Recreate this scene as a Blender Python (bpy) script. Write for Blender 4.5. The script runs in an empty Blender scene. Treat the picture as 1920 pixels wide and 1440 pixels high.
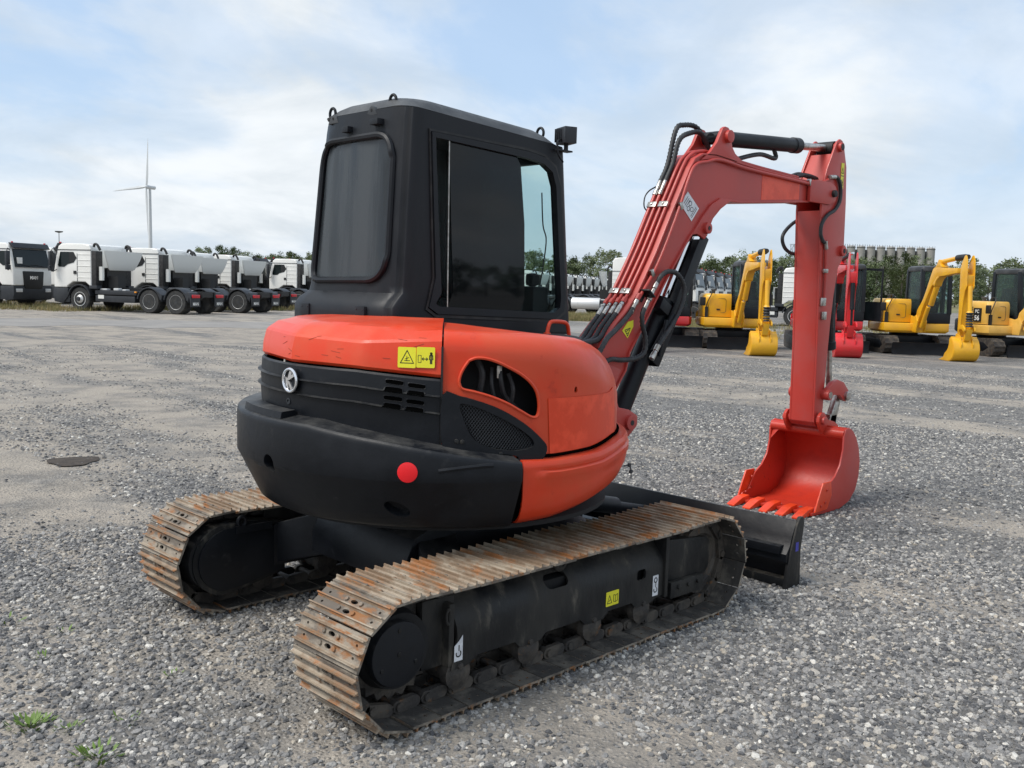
import bpy, bmesh, math, random
import numpy as np
from mathutils import Vector, Matrix
from mathutils.geometry import delaunay_2d_cdt
random.seed(7); rng = np.random.default_rng(7)
S = bpy.context.scene; COL = S.collection
R = math.radians

# ---------------------------------------------------------------- camera
CP = Vector((-2.837, -3.535, 1.596)); YAW, PIT, ROL, FPX = R(45.232), R(-5.7588), R(1.6302), 1813.0
fw = Vector((math.cos(YAW)*math.cos(PIT), math.sin(YAW)*math.cos(PIT), math.sin(PIT)))
r0 = Vector((math.sin(YAW), -math.cos(YAW), 0)); u0 = r0.cross(fw)
rt = math.cos(ROL)*r0 + math.sin(ROL)*u0; up = -math.sin(ROL)*r0 + math.cos(ROL)*u0
cd = bpy.data.cameras.new('camera'); cam = bpy.data.objects.new('camera', cd); COL.objects.link(cam)
cd.sensor_width = 36; cd.lens = 36*FPX/1920; cd.clip_end = 8000; cd.clip_start = 0.05
m = Matrix((rt, up, -fw)).transposed().to_4x4(); m.translation = CP; cam.matrix_world = m
S.camera = cam

def ray(u, v): return rt*((u-960)/FPX) + up*((720-v)/FPX) + fw
def at(u, v, ax, val):          # where the line of sight of a photo point meets a real plane
    d = ray(u, v); return CP + d*((val-CP[ax])/d[ax])
def aty(u, v, y): return at(u, v, 1, y)
def gnd(u, dist):               # ground position at a bearing and a distance along the view
    p = CP + fw*dist + r0*((u-960)/FPX*dist); return Vector((p.x, p.y, 0))
XC = .2
def cyl_hit(u, v, rr):          # on an upright cylinder about the slew axis: arc angle (deg), z
    d = ray(u, v); ox, oy = CP.x-XC, CP.y
    A = d.x**2+d.y**2; B = 2*(ox*d.x+oy*d.y); C = ox*ox+oy*oy-rr*rr
    D = max(0, B*B-4*A*C); t = (-B-math.sqrt(D))/2/A; p = CP+d*t
    return math.degrees(math.atan2(p.y, p.x-XC)) % 360, p.z

# ---------------------------------------------------------------- sky and sun
SUN_AZ, SUN_EL = R(160), R(52)
w = bpy.data.worlds.new("World"); S.world = w; w.use_nodes = True
nt = w.node_tree; nt.nodes.clear(); N = nt.nodes.new; L = nt.links.new
out = N('ShaderNodeOutputWorld'); bg = N('ShaderNodeBackground'); sky = N('ShaderNodeTexSky')
sky.sky_type = 'NISHITA'; sky.sun_disc = False; sky.sun_elevation = SUN_EL; sky.sun_rotation = math.pi/2-SUN_AZ
sky.dust_density = 2.2; sky.air_density = 1.0; sky.ozone_density = 2.0
bg.inputs[1].default_value = 0.125
tc = N('ShaderNodeTexCoord'); sep = N('ShaderNodeSeparateXYZ'); L(tc.outputs['Generated'], sep.inputs[0])
mz = N('ShaderNodeMath'); mz.operation = 'MAXIMUM'; L(sep.outputs[2], mz.inputs[0]); mz.inputs[1].default_value = 0.0
ad = N('ShaderNodeMath'); ad.operation = 'ADD'; L(mz.outputs[0], ad.inputs[0]); ad.inputs[1].default_value = .30
dx = N('ShaderNodeMath'); dx.operation = 'DIVIDE'; L(sep.outputs[0], dx.inputs[0]); L(ad.outputs[0], dx.inputs[1])
dy = N('ShaderNodeMath'); dy.operation = 'DIVIDE'; L(sep.outputs[1], dy.inputs[0]); L(ad.outputs[0], dy.inputs[1])
cb = N('ShaderNodeCombineXYZ'); L(dx.outputs[0], cb.inputs[0]); L(dy.outputs[0], cb.inputs[1])
def wnoise(sc, det, rough, dist, off):
    mp = N('ShaderNodeMapping'); L(cb.outputs[0], mp.inputs[0]); mp.inputs['Location'].default_value = off
    mp.inputs['Rotation'].default_value = (0, 0, R(40)); mp.inputs['Scale'].default_value = (.8, 1.0, 1)
    n = N('ShaderNodeTexNoise'); L(mp.outputs[0], n.inputs[0]); n.inputs['Scale'].default_value = sc
    n.inputs['Detail'].default_value = det; n.inputs['Roughness'].default_value = rough; n.inputs['Distortion'].default_value = dist
    return n
def wramp(src, stops):
    c = N('ShaderNodeValToRGB'); L(src, c.inputs[0]); e = c.color_ramp.elements
    e[0].position, e[0].color = stops[0][0], (*[stops[0][1]]*3, 1); e[1].position, e[1].color = stops[-1][0], (*[stops[-1][1]]*3, 1)
    for p, v in stops[1:-1]: q = e.new(p); q.color = (v, v, v, 1)
    c.color_ramp.interpolation = 'EASE'; return c
n1 = wnoise(1.25, 9, .55, .35, (3.3, 1.2, 0)); n2 = wnoise(2.6, 9, .58, .4, (9.1, 4.0, 0))
cov = wramp(n1.outputs[0], [(.39, .10), (.49, .55), (.61, 1.0)])
hz = N('ShaderNodeMapRange'); L(mz.outputs[0], hz.inputs[0]); hz.inputs[1].default_value = 0; hz.inputs[2].default_value = .20
hz.inputs[3].default_value = .75; hz.inputs[4].default_value = 0
cmx = N('ShaderNodeMath'); cmx.operation = 'MAXIMUM'; L(cov.outputs[0], cmx.inputs[0]); L(hz.outputs[0], cmx.inputs[1])
shade = wramp(n2.outputs[0], [(.3, .0), (.68, 1.0)])
cc = N('ShaderNodeMix'); cc.data_type = 'RGBA'; L(shade.outputs[0], cc.inputs[0])
cc.inputs[6].default_value = (3.35, 3.7, 4.0, 1); cc.inputs[7].default_value = (4.7, 4.92, 5.1, 1)
bl = N('ShaderNodeMix'); bl.data_type = 'RGBA'; bl.inputs[0].default_value = .7
L(sky.outputs[0], bl.inputs[6]); bl.inputs[7].default_value = (2.5, 3.45, 4.75, 1)
mx = N('ShaderNodeMix'); mx.data_type = 'RGBA'; L(cmx.outputs[0], mx.inputs[0]); L(bl.outputs[2], mx.inputs[6]); L(cc.outputs[2], mx.inputs[7])
L(mx.outputs[2], bg.inputs[0]); L(bg.outputs[0], out.inputs[0])

sd = bpy.data.lights.new('sun', 'SUN'); so = bpy.data.objects.new('sun', sd); COL.objects.link(so)
sd.energy = 2.0; sd.angle = R(24); sd.color = (1, .96, .9)
so.rotation_euler = Vector((math.cos(SUN_AZ)*math.cos(SUN_EL), math.sin(SUN_AZ)*math.cos(SUN_EL), math.sin(SUN_EL))).to_track_quat('Z', 'Y').to_euler()
so.location = (0, 0, 30)
S.view_settings.view_transform = 'Standard'; S.view_settings.look = 'None'; S.view_settings.exposure = 0.68; S.view_settings.gamma = 1
S.render.engine = 'CYCLES'

# ---------------------------------------------------------------- materials
def mat(name, col, rough=.5, metal=0, col2=None, nscale=6, nlo=.4, nhi=.65, bump=0, bscale=60, stretch=(1, 1, 1), col3=None, n3scale=20, n3=(.55, .7), coat=0, det=6, rvar=0, spec=.5):
    M = bpy.data.materials.new(name); M.use_nodes = True; t = M.node_tree; b = t.nodes['Principled BSDF']
    b.inputs['Base Color'].default_value = (*col, 1); b.inputs['Roughness'].default_value = rough; b.inputs['Metallic'].default_value = metal
    b.inputs['Coat Weight'].default_value = coat; b.inputs['Coat Roughness'].default_value = .15; b.inputs['Specular IOR Level'].default_value = spec
    if col2 or bump:
        tc = t.nodes.new('ShaderNodeTexCoord'); mp = t.nodes.new('ShaderNodeMapping'); t.links.new(tc.outputs['Object'], mp.inputs[0]); mp.inputs['Scale'].default_value = stretch
    def noise(sc, d=det):
        n = t.nodes.new('ShaderNodeTexNoise'); n.inputs['Scale'].default_value = sc; n.inputs['Detail'].default_value = d; n.inputs['Roughness'].default_value = .62
        t.links.new(mp.outputs[0], n.inputs[0]); return n
    def ramp(src, a, c):
        r = t.nodes.new('ShaderNodeMapRange'); r.interpolation_type = 'SMOOTHSTEP'; t.links.new(src, r.inputs[0]); r.inputs[1].default_value = a; r.inputs[2].default_value = c; return r.outputs[0]
    if col2:
        f = ramp(noise(nscale).outputs[0], nlo, nhi)
        mx = t.nodes.new('ShaderNodeMix'); mx.data_type = 'RGBA'; t.links.new(f, mx.inputs[0]); mx.inputs[6].default_value = (*col, 1); mx.inputs[7].default_value = (*col2, 1)
        o = mx.outputs[2]
        if col3:
            g = ramp(noise(n3scale).outputs[0], *n3)
            m3 = t.nodes.new('ShaderNodeMix'); m3.data_type = 'RGBA'; t.links.new(g, m3.inputs[0]); t.links.new(o, m3.inputs[6]); m3.inputs[7].default_value = (*col3, 1); o = m3.outputs[2]
        t.links.new(o, b.inputs['Base Color'])
        if rvar:
            rr = t.nodes.new('ShaderNodeMapRange'); t.links.new(f, rr.inputs[0]); rr.inputs[3].default_value = rough; rr.inputs[4].default_value = rough+rvar; t.links.new(rr.outputs[0], b.inputs['Roughness'])
    if bump:
        bp = t.nodes.new('ShaderNodeBump'); bp.inputs['Strength'].default_value = bump; bp.inputs['Distance'].default_value = .01
        t.links.new(noise(bscale, 4).outputs[0], bp.inputs['Height']); t.links.new(bp.outputs[0], b.inputs['Normal'])
    return M
def glass(name, col, alpha, rough=.03, col2=None):
    M = bpy.data.materials.new(name); M.use_nodes = True; t = M.node_tree; t.nodes.clear()
    o = t.nodes.new('ShaderNodeOutputMaterial'); tr = t.nodes.new('ShaderNodeBsdfTransparent'); g = t.nodes.new('ShaderNodeBsdfPrincipled')
    g.inputs['Base Color'].default_value = (*(col2 or (.006, .008, .010)), 1); g.inputs['Roughness'].default_value = rough; g.inputs['Specular IOR Level'].default_value = .42; tr.inputs[0].default_value = (*col, 1)
    mx = t.nodes.new('ShaderNodeMixShader'); mx.inputs[0].default_value = alpha
    t.links.new(tr.outputs[0], mx.inputs[1]); t.links.new(g.outputs[0], mx.inputs[2]); t.links.new(mx.outputs[0], o.inputs[0]); return M
M = dict(
 orange=mat('orange_paint', (.66, .046, .011), .36, 0, (.62, .064, .020), 3.2, .42, .62, .12, 11, coat=.15, rvar=.14, col3=(.48, .034, .010), n3scale=9, n3=(.60, .75), spec=.35),
 patch=mat('fresh_orange_paint', (.72, .050, .009), .38, 0, (.84, .075, .022), 7, .45, .6, .12, 22),
 red=mat('red_boom_paint', (.47, .038, .026), .45, 0, (.43, .055, .045), 2.6, .4, .66, .05, 30, rvar=.1, coat=.15),
 redin=mat('bucket_paint', (.50, .034, .016), .40, 0, (.44, .032, .018), 7, .45, .7, .15, 30, col3=(.20, .03, .02), n3scale=26, n3=(.66, .72)),
 black=mat('black_satin_paint', (.0045, .0058, .0085), .42, 0, (.009, .0105, .014), 4, .4, .7, .10, 26, rvar=.16, col3=(.035, .035, .036), n3scale=9, n3=(.62, .82), spec=.30),
 cabblack=mat('cab_black_paint', (.0045, .006, .009), .40, 0, (.013, .015, .019), 2.6, .35, .7, .05, 40, stretch=(1.6, 1.6, .6), rvar=.2, spec=.32),
 roof=mat('dusty_black_roof', (.022, .024, .027), .55, 0, (.07, .072, .075), 3, .35, .7, .05, 40),
 frame=mat('dusty_black_frame', (.0055, .0065, .008), .45, 0, (.030, .028, .025), 4, .38, .66, .25, 36, rvar=.25, col3=(.13, .115, .092), n3scale=8, n3=(.56, .80), stretch=(1.4, 1, .55), spec=.35),
 inner=mat('dark_interior', (.008, .008, .009), .8),
 rubber=mat('black_rubber', (.012, .012, .013), .62, 0, (.035, .034, .033), 12, .4, .7),
 hose=mat('rubber_hose', (.020, .021, .023), .55, 0, (.045, .045, .046), 20, .45, .7),
 steel=mat('zinc_steel', (.55, .53, .50), .32, 1, (.35, .33, .30), 30, .4, .6),
 chrome=mat('chrome_rod', (.75, .75, .76), .12, 1),
 silver=mat('silver_emblem', (.82, .82, .83), .22, .9),
 shoe=mat('rusty_track_steel', (.125, .105, .085), .72, .0, (.28, .24, .19), 6, .42, .58, .55, 50, stretch=(1.6, .8, 1), col3=(.26, .115, .042), n3scale=8, n3=(.53, .66), spec=.45),
 grouser=mat('rusty_grouser', (.22, .150, .095), .6, .0, (.34, .28, .21), 6, .45, .60, .5, 50, stretch=(1.6, .8, 1), col3=(.30, .125, .042), n3scale=7, n3=(.50, .63), spec=.5),
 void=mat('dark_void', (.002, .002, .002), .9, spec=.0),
 chain=mat('muddy_track_chain', (.035, .031, .028), .7, .0, (.085, .072, .058), 9, .42, .62, .5, 40, col3=(.14, .07, .03), n3scale=20, n3=(.6, .7)),
 yellow_sticker=mat('yellow_sticker', (.78, .72, .03), .4), ink=mat('black_ink', (.012, .012, .012), .5), white_sticker=mat('white_sticker', (.75, .76, .78), .45, 0, (.6, .61, .64), 30, .4, .7),
 reflect=mat('red_reflector', (.80, .012, .018), .3), blueink=mat('blue_label', (.05, .05, .35), .5),
 white=mat('white_cab_paint', (.82, .81, .77), .3, 0, (.78, .77, .73), 1.5, .4, .6, coat=.3), whitepanel=mat('pale_grey_panel', (.74, .74, .70), .5),
 plastic=mat('grey_black_plastic', (.018, .021, .026), .55, 0, (.028, .031, .036), 2, .4, .6), tyre=mat('tyre_rubber', (.022, .023, .024), .8, 0, (.05, .048, .044), 6, .4, .7),
 yellow=mat('yellow_machine_paint', (.80, .42, .015), .38, 0, (.72, .36, .02), 2.5, .4, .65, coat=.2, col3=(.55, .27, .03), n3scale=9, n3=(.62, .75)),
 paleyellow=mat('pale_yellow_paint', (.78, .46, .10), .4, 0, (.70, .40, .07), 2.5, .4, .65, coat=.2),
 brightred=mat('bright_red_paint', (.66, .018, .025), .35, 0, (.58, .03, .03), 3, .4, .65, coat=.25), lamp_red=mat('tail_lamp_red', (.55, .02, .03), .25),
 amber=mat('amber_lamp', (.8, .3, .02), .3), fueltank=mat('brushed_aluminium', (.68, .68, .67), .4, .3),
 leaf=mat('leaf_green', (.075, .105, .040), .7, 0, (.13, .155, .065), .8, .4, .62, col3=(.045, .07, .03), n3scale=2.2, n3=(.55, .7)),
 bark=mat('bark', (.10, .085, .065), .9), weed=mat('weed_leaf', (.12, .20, .03), .6), dry=mat('dry_grass', (.28, .22, .10), .9, 0, (.16, .16, .06), 1.2, .4, .6),
 concrete=mat('silo_concrete', (.33, .32, .30), .9, 0, (.27, .26, .245), .15, .4, .6), darkgap=mat('dark_steelwork', (.07, .072, .075), .8), turbine=mat('turbine_white', (.55, .57, .58), .5),
 cab_glass=glass('clear_greenish_glass', (.91, .972, .962), .06), dark_glass=glass('smoked_glass', (.16, .18, .18), .72, .03),
 tint_glass=glass('tinted_cab_glass', (.80, .92, .90), .22, .03, (.09, .11, .115)), truck_glass=glass('truck_glass', (.25, .36, .34), .72, .05),
 rear_glass=mat('dusty_rear_glass', (.012, .015, .018), .08, 0, (.040, .047, .052), 3.4, .40, .64, stretch=(1.8, 1.8, .16), rvar=.38),
)

def dust_top(Mt, col, amt):      # dust settled on upward faces
    t = Mt.node_tree; b = t.nodes['Principled BSDF']; src = b.inputs['Base Color'].links[0].from_socket
    g = t.nodes.new('ShaderNodeNewGeometry'); sp = t.nodes.new('ShaderNodeSeparateXYZ'); t.links.new(g.outputs['Normal'], sp.inputs[0])
    mr = t.nodes.new('ShaderNodeMapRange'); mr.interpolation_type = 'SMOOTHSTEP'; t.links.new(sp.outputs[2], mr.inputs[0]); mr.inputs[1].default_value = .45; mr.inputs[2].default_value = 1.0
    n = t.nodes.new('ShaderNodeTexNoise'); n.inputs['Scale'].default_value = 7; n.inputs['Detail'].default_value = 8; n.inputs['Roughness'].default_value = .7; t.links.new(g.outputs['Position'], n.inputs['Vector'])
    m2 = t.nodes.new('ShaderNodeMapRange'); t.links.new(n.outputs[0], m2.inputs[0]); m2.inputs[1].default_value = .38; m2.inputs[2].default_value = .68; m2.inputs[4].default_value = amt
    mu = t.nodes.new('ShaderNodeMath'); mu.operation = 'MULTIPLY'; t.links.new(mr.outputs[0], mu.inputs[0]); t.links.new(m2.outputs[0], mu.inputs[1])
    mx = t.nodes.new('ShaderNodeMix'); mx.data_type = 'RGBA'; t.links.new(mu.outputs[0], mx.inputs[0]); t.links.new(src, mx.inputs[6]); mx.inputs[7].default_value = (*col, 1); t.links.new(mx.outputs[2], b.inputs['Base Color'])
dust_top(M['black'], (.13, .125, .115), .45); dust_top(M['frame'], (.16, .145, .12), .6); dust_top(M['orange'], (.55, .16, .10), .30); dust_top(M['roof'], (.16, .16, .155), .5)

# ---------------------------------------------------------------- mesh helpers
class MB:
    def __init__(s): s.v = []; s.f = []; s.m = []; s.mi = 0
    def add(s, vs, fs):
        o = len(s.v); s.v += [tuple(p) for p in vs]; s.f += [tuple(i+o for i in f) for f in fs]; s.m += [s.mi]*len(fs); return s
    def box(s, c, d, rot=None):
        vs = [Vector((x*d[0]/2, y*d[1]/2, z*d[2]/2)) for x in (-1, 1) for y in (-1, 1) for z in (-1, 1)]
        if rot is not None: vs = [rot @ p for p in vs]
        return s.add([p+Vector(c) for p in vs], [(0, 1, 3, 2), (4, 6, 7, 5), (0, 4, 5, 1), (2, 3, 7, 6), (0, 2, 6, 4), (1, 5, 7, 3)])
    def bb(s, x0, x1, y0, y1, z0, z1): return s.box(((x0+x1)/2, (y0+y1)/2, (z0+z1)/2), (x1-x0, y1-y0, z1-z0))
    def cyl(s, a, b, r1, r2=None, n=20, cap=True):
        a = Vector(a); b = Vector(b); r2 = r1 if r2 is None else r2; d = (b-a).normalized()
        x = d.orthogonal().normalized(); y = d.cross(x)
        vs = []
        for c, r in ((a, r1), (b, r2)):
            for i in range(n):
                t = 2*math.pi*i/n; vs.append(c+(x*math.cos(t)+y*math.sin(t))*r)
        fs = [(i, (i+1) % n, n+(i+1) % n, n+i) for i in range(n)]
        if cap: fs += [tuple(range(n))[::-1], tuple(range(n, 2*n))]
        return s.add(vs, fs)
    def lathe(s, a, d, prof, n=28):     # prof: (distance along d, radius)
        a = Vector(a); d = Vector(d).normalized(); x = d.orthogonal().normalized(); y = d.cross(x); k = len(prof); vs = []
        for h, r in prof:
            for i in range(n):
                t = 2*math.pi*i/n; vs.append(a+d*h+(x*math.cos(t)+y*math.sin(t))*max(r, 1e-4))
        fs = [(j*n+i, j*n+(i+1) % n, (j+1)*n+(i+1) % n, (j+1)*n+i) for j in range(k-1) for i in range(n)]
        fs += [tuple(range(n))[::-1], tuple(range((k-1)*n, k*n))]
        return s.add(vs, fs)
    def tube(s, pts, r, n=10, rib=0, ribstep=.013):
        pts = catmull(pts, 10) if len(pts) > 2 else [Vector(p) for p in pts]
        if rib:
            L_ = sum((pts[i+1]-pts[i]).length for i in range(len(pts)-1)); k = max(4, int(L_/ribstep)); pts = resample(pts, k)
        vs = []; prev = None
        for i, p in enumerate(pts):
            d = (pts[min(i+1, len(pts)-1)]-pts[max(i-1, 0)]).normalized()
            x = d.orthogonal().normalized() if prev is None else (prev-d*prev.dot(d)).normalized(); prev = x; y = d.cross(x)
            rr = r*(1+rib*(1 if i % 2 else -1))
            for j in range(n):
                t = 2*math.pi*j/n; vs.append(p+(x*math.cos(t)+y*math.sin(t))*rr)
        k = len(pts)
        fs = [(i*n+j, i*n+(j+1) % n, (i+1)*n+(j+1) % n, (i+1)*n+j) for i in range(k-1) for j in range(n)]
        fs += [tuple(range(n))[::-1], tuple(range((k-1)*n, k*n))]
        return s.add(vs, fs)
    def prism(s, poly, y0, y1, ax=1):   # poly in the plane perpendicular to axis ax
        def mk(a, b, c): return (a, c, b) if ax == 1 else ((c, a, b) if ax == 0 else (a, b, c))
        n = len(poly); vs = [mk(a, b, y0) for a, b in poly]+[mk(a, b, y1) for a, b in poly]
        res = delaunay_2d_cdt([Vector(p) for p in poly], [], [list(range(n))], 1, 1e-6)
        if len(res[0]) == n:
            idx = [res[3][i][0] if res[3][i] else i for i in range(n)]
            tri = [tuple(idx[i] for i in f) for f in res[2]]
        else: tri = [tuple(range(n))]
        fs = [(i, (i+1) % n, n+(i+1) % n, n+i) for i in range(n)]+tri+[tuple(n+i for i in t)[::-1] for t in tri]
        return s.add(vs, fs)
    def strip(s, path, th, y0, y1):     # plate of thickness th following a path in XZ, spanning y0..y1
        n = len(path); o = []
        for i in range(n):
            a = Vector(path[max(i-1, 0)]); b = Vector(path[min(i+1, n-1)]); d = (b-a).normalized(); o.append(Vector(path[i])+Vector((-d.y, d.x))*th)
        vs = []
        for i in range(n):
            p = path[i]; q = o[i]; vs += [(p[0], y0, p[1]), (p[0], y1, p[1]), (q[0], y1, q[1]), (q[0], y0, q[1])]
        fs = [(4*i+j, 4*i+(j+1) % 4, 4*i+4+(j+1) % 4, 4*i+4+j) for i in range(n-1) for j in range(4)]+[(3, 2, 1, 0), tuple(4*n-4+j for j in range(4))]
        return s.add(vs, fs)
    def loft(s, rings, cap=True):
        n = len(rings[0]); vs = [p for r in rings for p in r]
        fs = [(i*n+j, i*n+(j+1) % n, (i+1)*n+(j+1) % n, (i+1)*n+j) for i in range(len(rings)-1) for j in range(n)]
        if cap: fs += [tuple(range(n))[::-1], tuple(range((len(rings)-1)*n, len(rings)*n))]
        return s.add(vs, fs)
    def sheet(s, outer, holes, mapf, th, step=.05, step2=None):
        step2 = step2 or step
        def dens(poly):
            o = []
            for i in range(len(poly)):
                a = Vector(poly[i]); b = Vector(poly[(i+1) % len(poly)]); k = max(1, math.ceil(max(abs((b-a).x)/step, abs((b-a).y)/step2)-1e-6))
                o += [a+(b-a)*(j/k) for j in range(k)]
            return o
        loops = [dens(outer)]+[dens(h) for h in holes]; vs = []; es = []
        for lp in loops:
            o = len(vs); vs += lp; es += [(o+i, o+(i+1) % len(lp)) for i in range(len(lp))]
        def inside(p, poly):
            c = False; j = len(poly)-1
            for i in range(len(poly)):
                a, b = poly[i], poly[j]
                if (a[1] > p[1]) != (b[1] > p[1]) and p[0] < (b[0]-a[0])*(p[1]-a[1])/(b[1]-a[1])+a[0]: c = not c
                j = i
            return c
        x0 = min(p[0] for p in outer); x1 = max(p[0] for p in outer); y0 = min(p[1] for p in outer); y1 = max(p[1] for p in outer)
        nx = max(1, math.ceil((x1-x0)/step-1e-6)); ny = max(1, math.ceil((y1-y0)/step2-1e-6))
        bpts = [tuple(p) for lp in loops for p in lp]; ba = np.array(bpts)
        for i in range(1, nx):
            for j in range(1, ny):
                p = (x0+(x1-x0)*i/nx, y0+(y1-y0)*j/ny)
                if inside(p, outer) and not any(inside(p, h) for h in holes):
                    if np.min(((ba[:, 0]-p[0])/step)**2+((ba[:, 1]-p[1])/step2)**2) > .12: vs.append(Vector(p))
        res = delaunay_2d_cdt([Vector(p) for p in vs], es, [], 0, 1e-7)
        V2, F = res[0], res[2]; keep = []
        for f in F:
            c = sum((V2[i] for i in f), Vector((0, 0)))/3
            if inside(c, outer) and not any(inside(c, h) for h in holes): keep.append(tuple(f))
        n = len(V2); vv = [mapf(p[0], p[1], 0) for p in V2]+[mapf(p[0], p[1], th) for p in V2]
        cnt = {}
        for f in keep:
            for i in range(3):
                e = (f[i], f[(i+1) % 3]); cnt[e] = cnt.get(e, 0)+1
        fs = list(keep)+[tuple(n+i for i in f)[::-1] for f in keep]
        for (a, b) in cnt:
            if (b, a) not in cnt: fs.append((b, a, n+a, n+b))
        return s.add(vv, fs)
    def build(s, name, mats, parent=None, smooth=35, bevel=0, seg=2, label=None, recalc=True):
        me = bpy.data.meshes.new(name); me.from_pydata(s.v, [], s.f)
        for mm in (mats if isinstance(mats, (list, tuple)) else [mats]): me.materials.append(mm)
        me.polygons.foreach_set('material_index', s.m)
        if recalc:
            b = bmesh.new(); b.from_mesh(me); bmesh.ops.remove_doubles(b, verts=b.verts, dist=1e-6)
            bmesh.ops.recalc_face_normals(b, faces=b.faces)
            if bevel:
                ed = [e for e in b.edges if len(e.link_faces) == 2 and e.calc_face_angle(0) > R(28)]
                try: bmesh.ops.bevel(b, geom=ed, offset=bevel, segments=seg, affect='EDGES', profile=.6, clamp_overlap=True)
                except Exception: pass
            b.to_mesh(me); b.free()
        if smooth:
            me.polygons.foreach_set('use_smooth', [True]*len(me.polygons)); me.set_sharp_from_angle(angle=R(smooth))
        me.update()
        o = bpy.data.objects.new(name, me); COL.objects.link(o)
        if parent is not None: o.parent = parent
        if label: o['label'] = label
        return o
def catmull(pts, k):
    pts = [Vector(p) for p in pts]; P = [pts[0]*2-pts[1]]+pts+[pts[-1]*2-pts[-2]]; o = []
    for i in range(1, len(P)-2):
        a, b, c, d = P[i-1:i+3]
        for j in range(k):
            t = j/k; o.append(.5*((2*b)+(c-a)*t+(2*a-5*b+4*c-d)*t*t+(3*b-a-3*c+d)*t**3))
    return o+[pts[-1]]
def resample(pts, k):
    L_ = [0]
    for i in range(len(pts)-1): L_.append(L_[-1]+(pts[i+1]-pts[i]).length)
    o = []; j = 0
    for i in range(k+1):
        t = L_[-1]*i/k
        while j < len(L_)-2 and L_[j+1] < t: j += 1
        o.append(pts[j].lerp(pts[j+1], (t-L_[j])/max(1e-9, L_[j+1]-L_[j])))
    return o
def roundpoly(c, rs, n=6):
    o = []; k = len(c); rs = rs if isinstance(rs, (list, tuple)) else [rs]*k
    for i in range(k):
        a, b, d = Vector(c[i-1]), Vector(c[i]), Vector(c[(i+1) % k]); u1, u2 = (a-b).normalized(), (d-b).normalized(); p, q = b+u1*rs[i], b+u2*rs[i]
        for j in range(n+1): t = j/n; o.append(tuple(p*(1-t)**2+b*2*t*(1-t)*.88+(p+q)/2*2*t*(1-t)*.12+q*t*t))
    return o
def profile_normals(o, proff, rr):      # exact shading normals for a panel swept about the slew axis
    me = o.data; out = []; me.polygons.foreach_set('use_smooth', [True]*len(me.polygons))
    for p in me.polygons:
        c = p.center; t = math.degrees(math.atan2(c.y, c.x-XC)) % 360; pr = proff(t); r = math.hypot(c.x-XC, c.y); best = None
        for i in range(len(pr)-1):
            a, b = Vector(pr[i]), Vector(pr[i+1]); d = b-a; L_ = d.length_squared; q = max(0, min(1, (Vector((r, c.z))-a).dot(d)/max(L_, 1e-9))); e = ((a+d*q)-Vector((r, c.z))).length
            if best is None or e < best[0]: best = (e, i)
        i = best[1]
        def sn(i): a, b = Vector(pr[i]), Vector(pr[i+1]); d = (b-a).normalized(); return Vector((d.y, -d.x))
        n0 = sn(i); n3 = Vector((n0.x*math.cos(R(t)), n0.x*math.sin(R(t)), n0.y))
        if p.normal.dot(n3) < .7 or best[0] > .006:
            out += [tuple(p.normal)]*len(p.loop_indices); continue
        na = sn(max(0, i-1)); nb = sn(min(len(pr)-2, i+1)); na = (na+n0).normalized() if na.dot(n0) > .80 else n0; nb = (nb+n0).normalized() if nb.dot(n0) > .80 else n0
        for li in p.loop_indices:
            v = me.vertices[me.loops[li].vertex_index].co; tv = math.atan2(v.y, v.x-XC); pv = proff(math.degrees(tv) % 360); a, b = Vector(pv[i]), Vector(pv[i+1]); d = b-a
            q = max(0, min(1, (Vector((math.hypot(v.x-XC, v.y), v.z))-a).dot(d)/max(d.length_squared, 1e-9)))
            n = (na.lerp(n0, q*2) if q < .5 else n0.lerp(nb, q*2-1)).normalized(); out.append((n.x*math.cos(tv), n.x*math.sin(tv), n.y))
    me.normals_split_custom_set(out)
def empty(name, loc=(0, 0, 0), rz=0, label=None, cat=None, group=None):
    o = bpy.data.objects.new(name, None); COL.objects.link(o); o.location = loc; o.rotation_euler = (0, 0, rz); o.empty_display_size = .3
    tag(o, label, cat, group); return o
def tag(o, label=None, cat=None, group=None, kind=None):
    for k, v in (('label', label), ('category', cat), ('group', group), ('kind', kind)):
        if v: o[k] = v
    return o
def copy_tree(o, parent=None):
    c = o.copy(); COL.objects.link(c)
    if parent is not None: c.parent = parent; c.matrix_parent_inverse = o.matrix_parent_inverse
    for ch in list(o.children): copy_tree(ch, c)
    return c
def rrect(x0, x1, y0, y1, r, n=6):
    rs = r if isinstance(r, (list, tuple)) else [r]*4; o = []
    for (cx, cy, a0, rr) in ((x1-rs[0], y1-rs[0], 0, rs[0]), (x0+rs[1], y1-rs[1], 90, rs[1]), (x0+rs[2], y0+rs[2], 180, rs[2]), (x1-rs[3], y0+rs[3], 270, rs[3])):
        for i in range(n+1):
            t = R(a0+90*i/n); o.append((cx+rr*math.cos(t), cy+rr*math.sin(t)))
    return o
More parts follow.
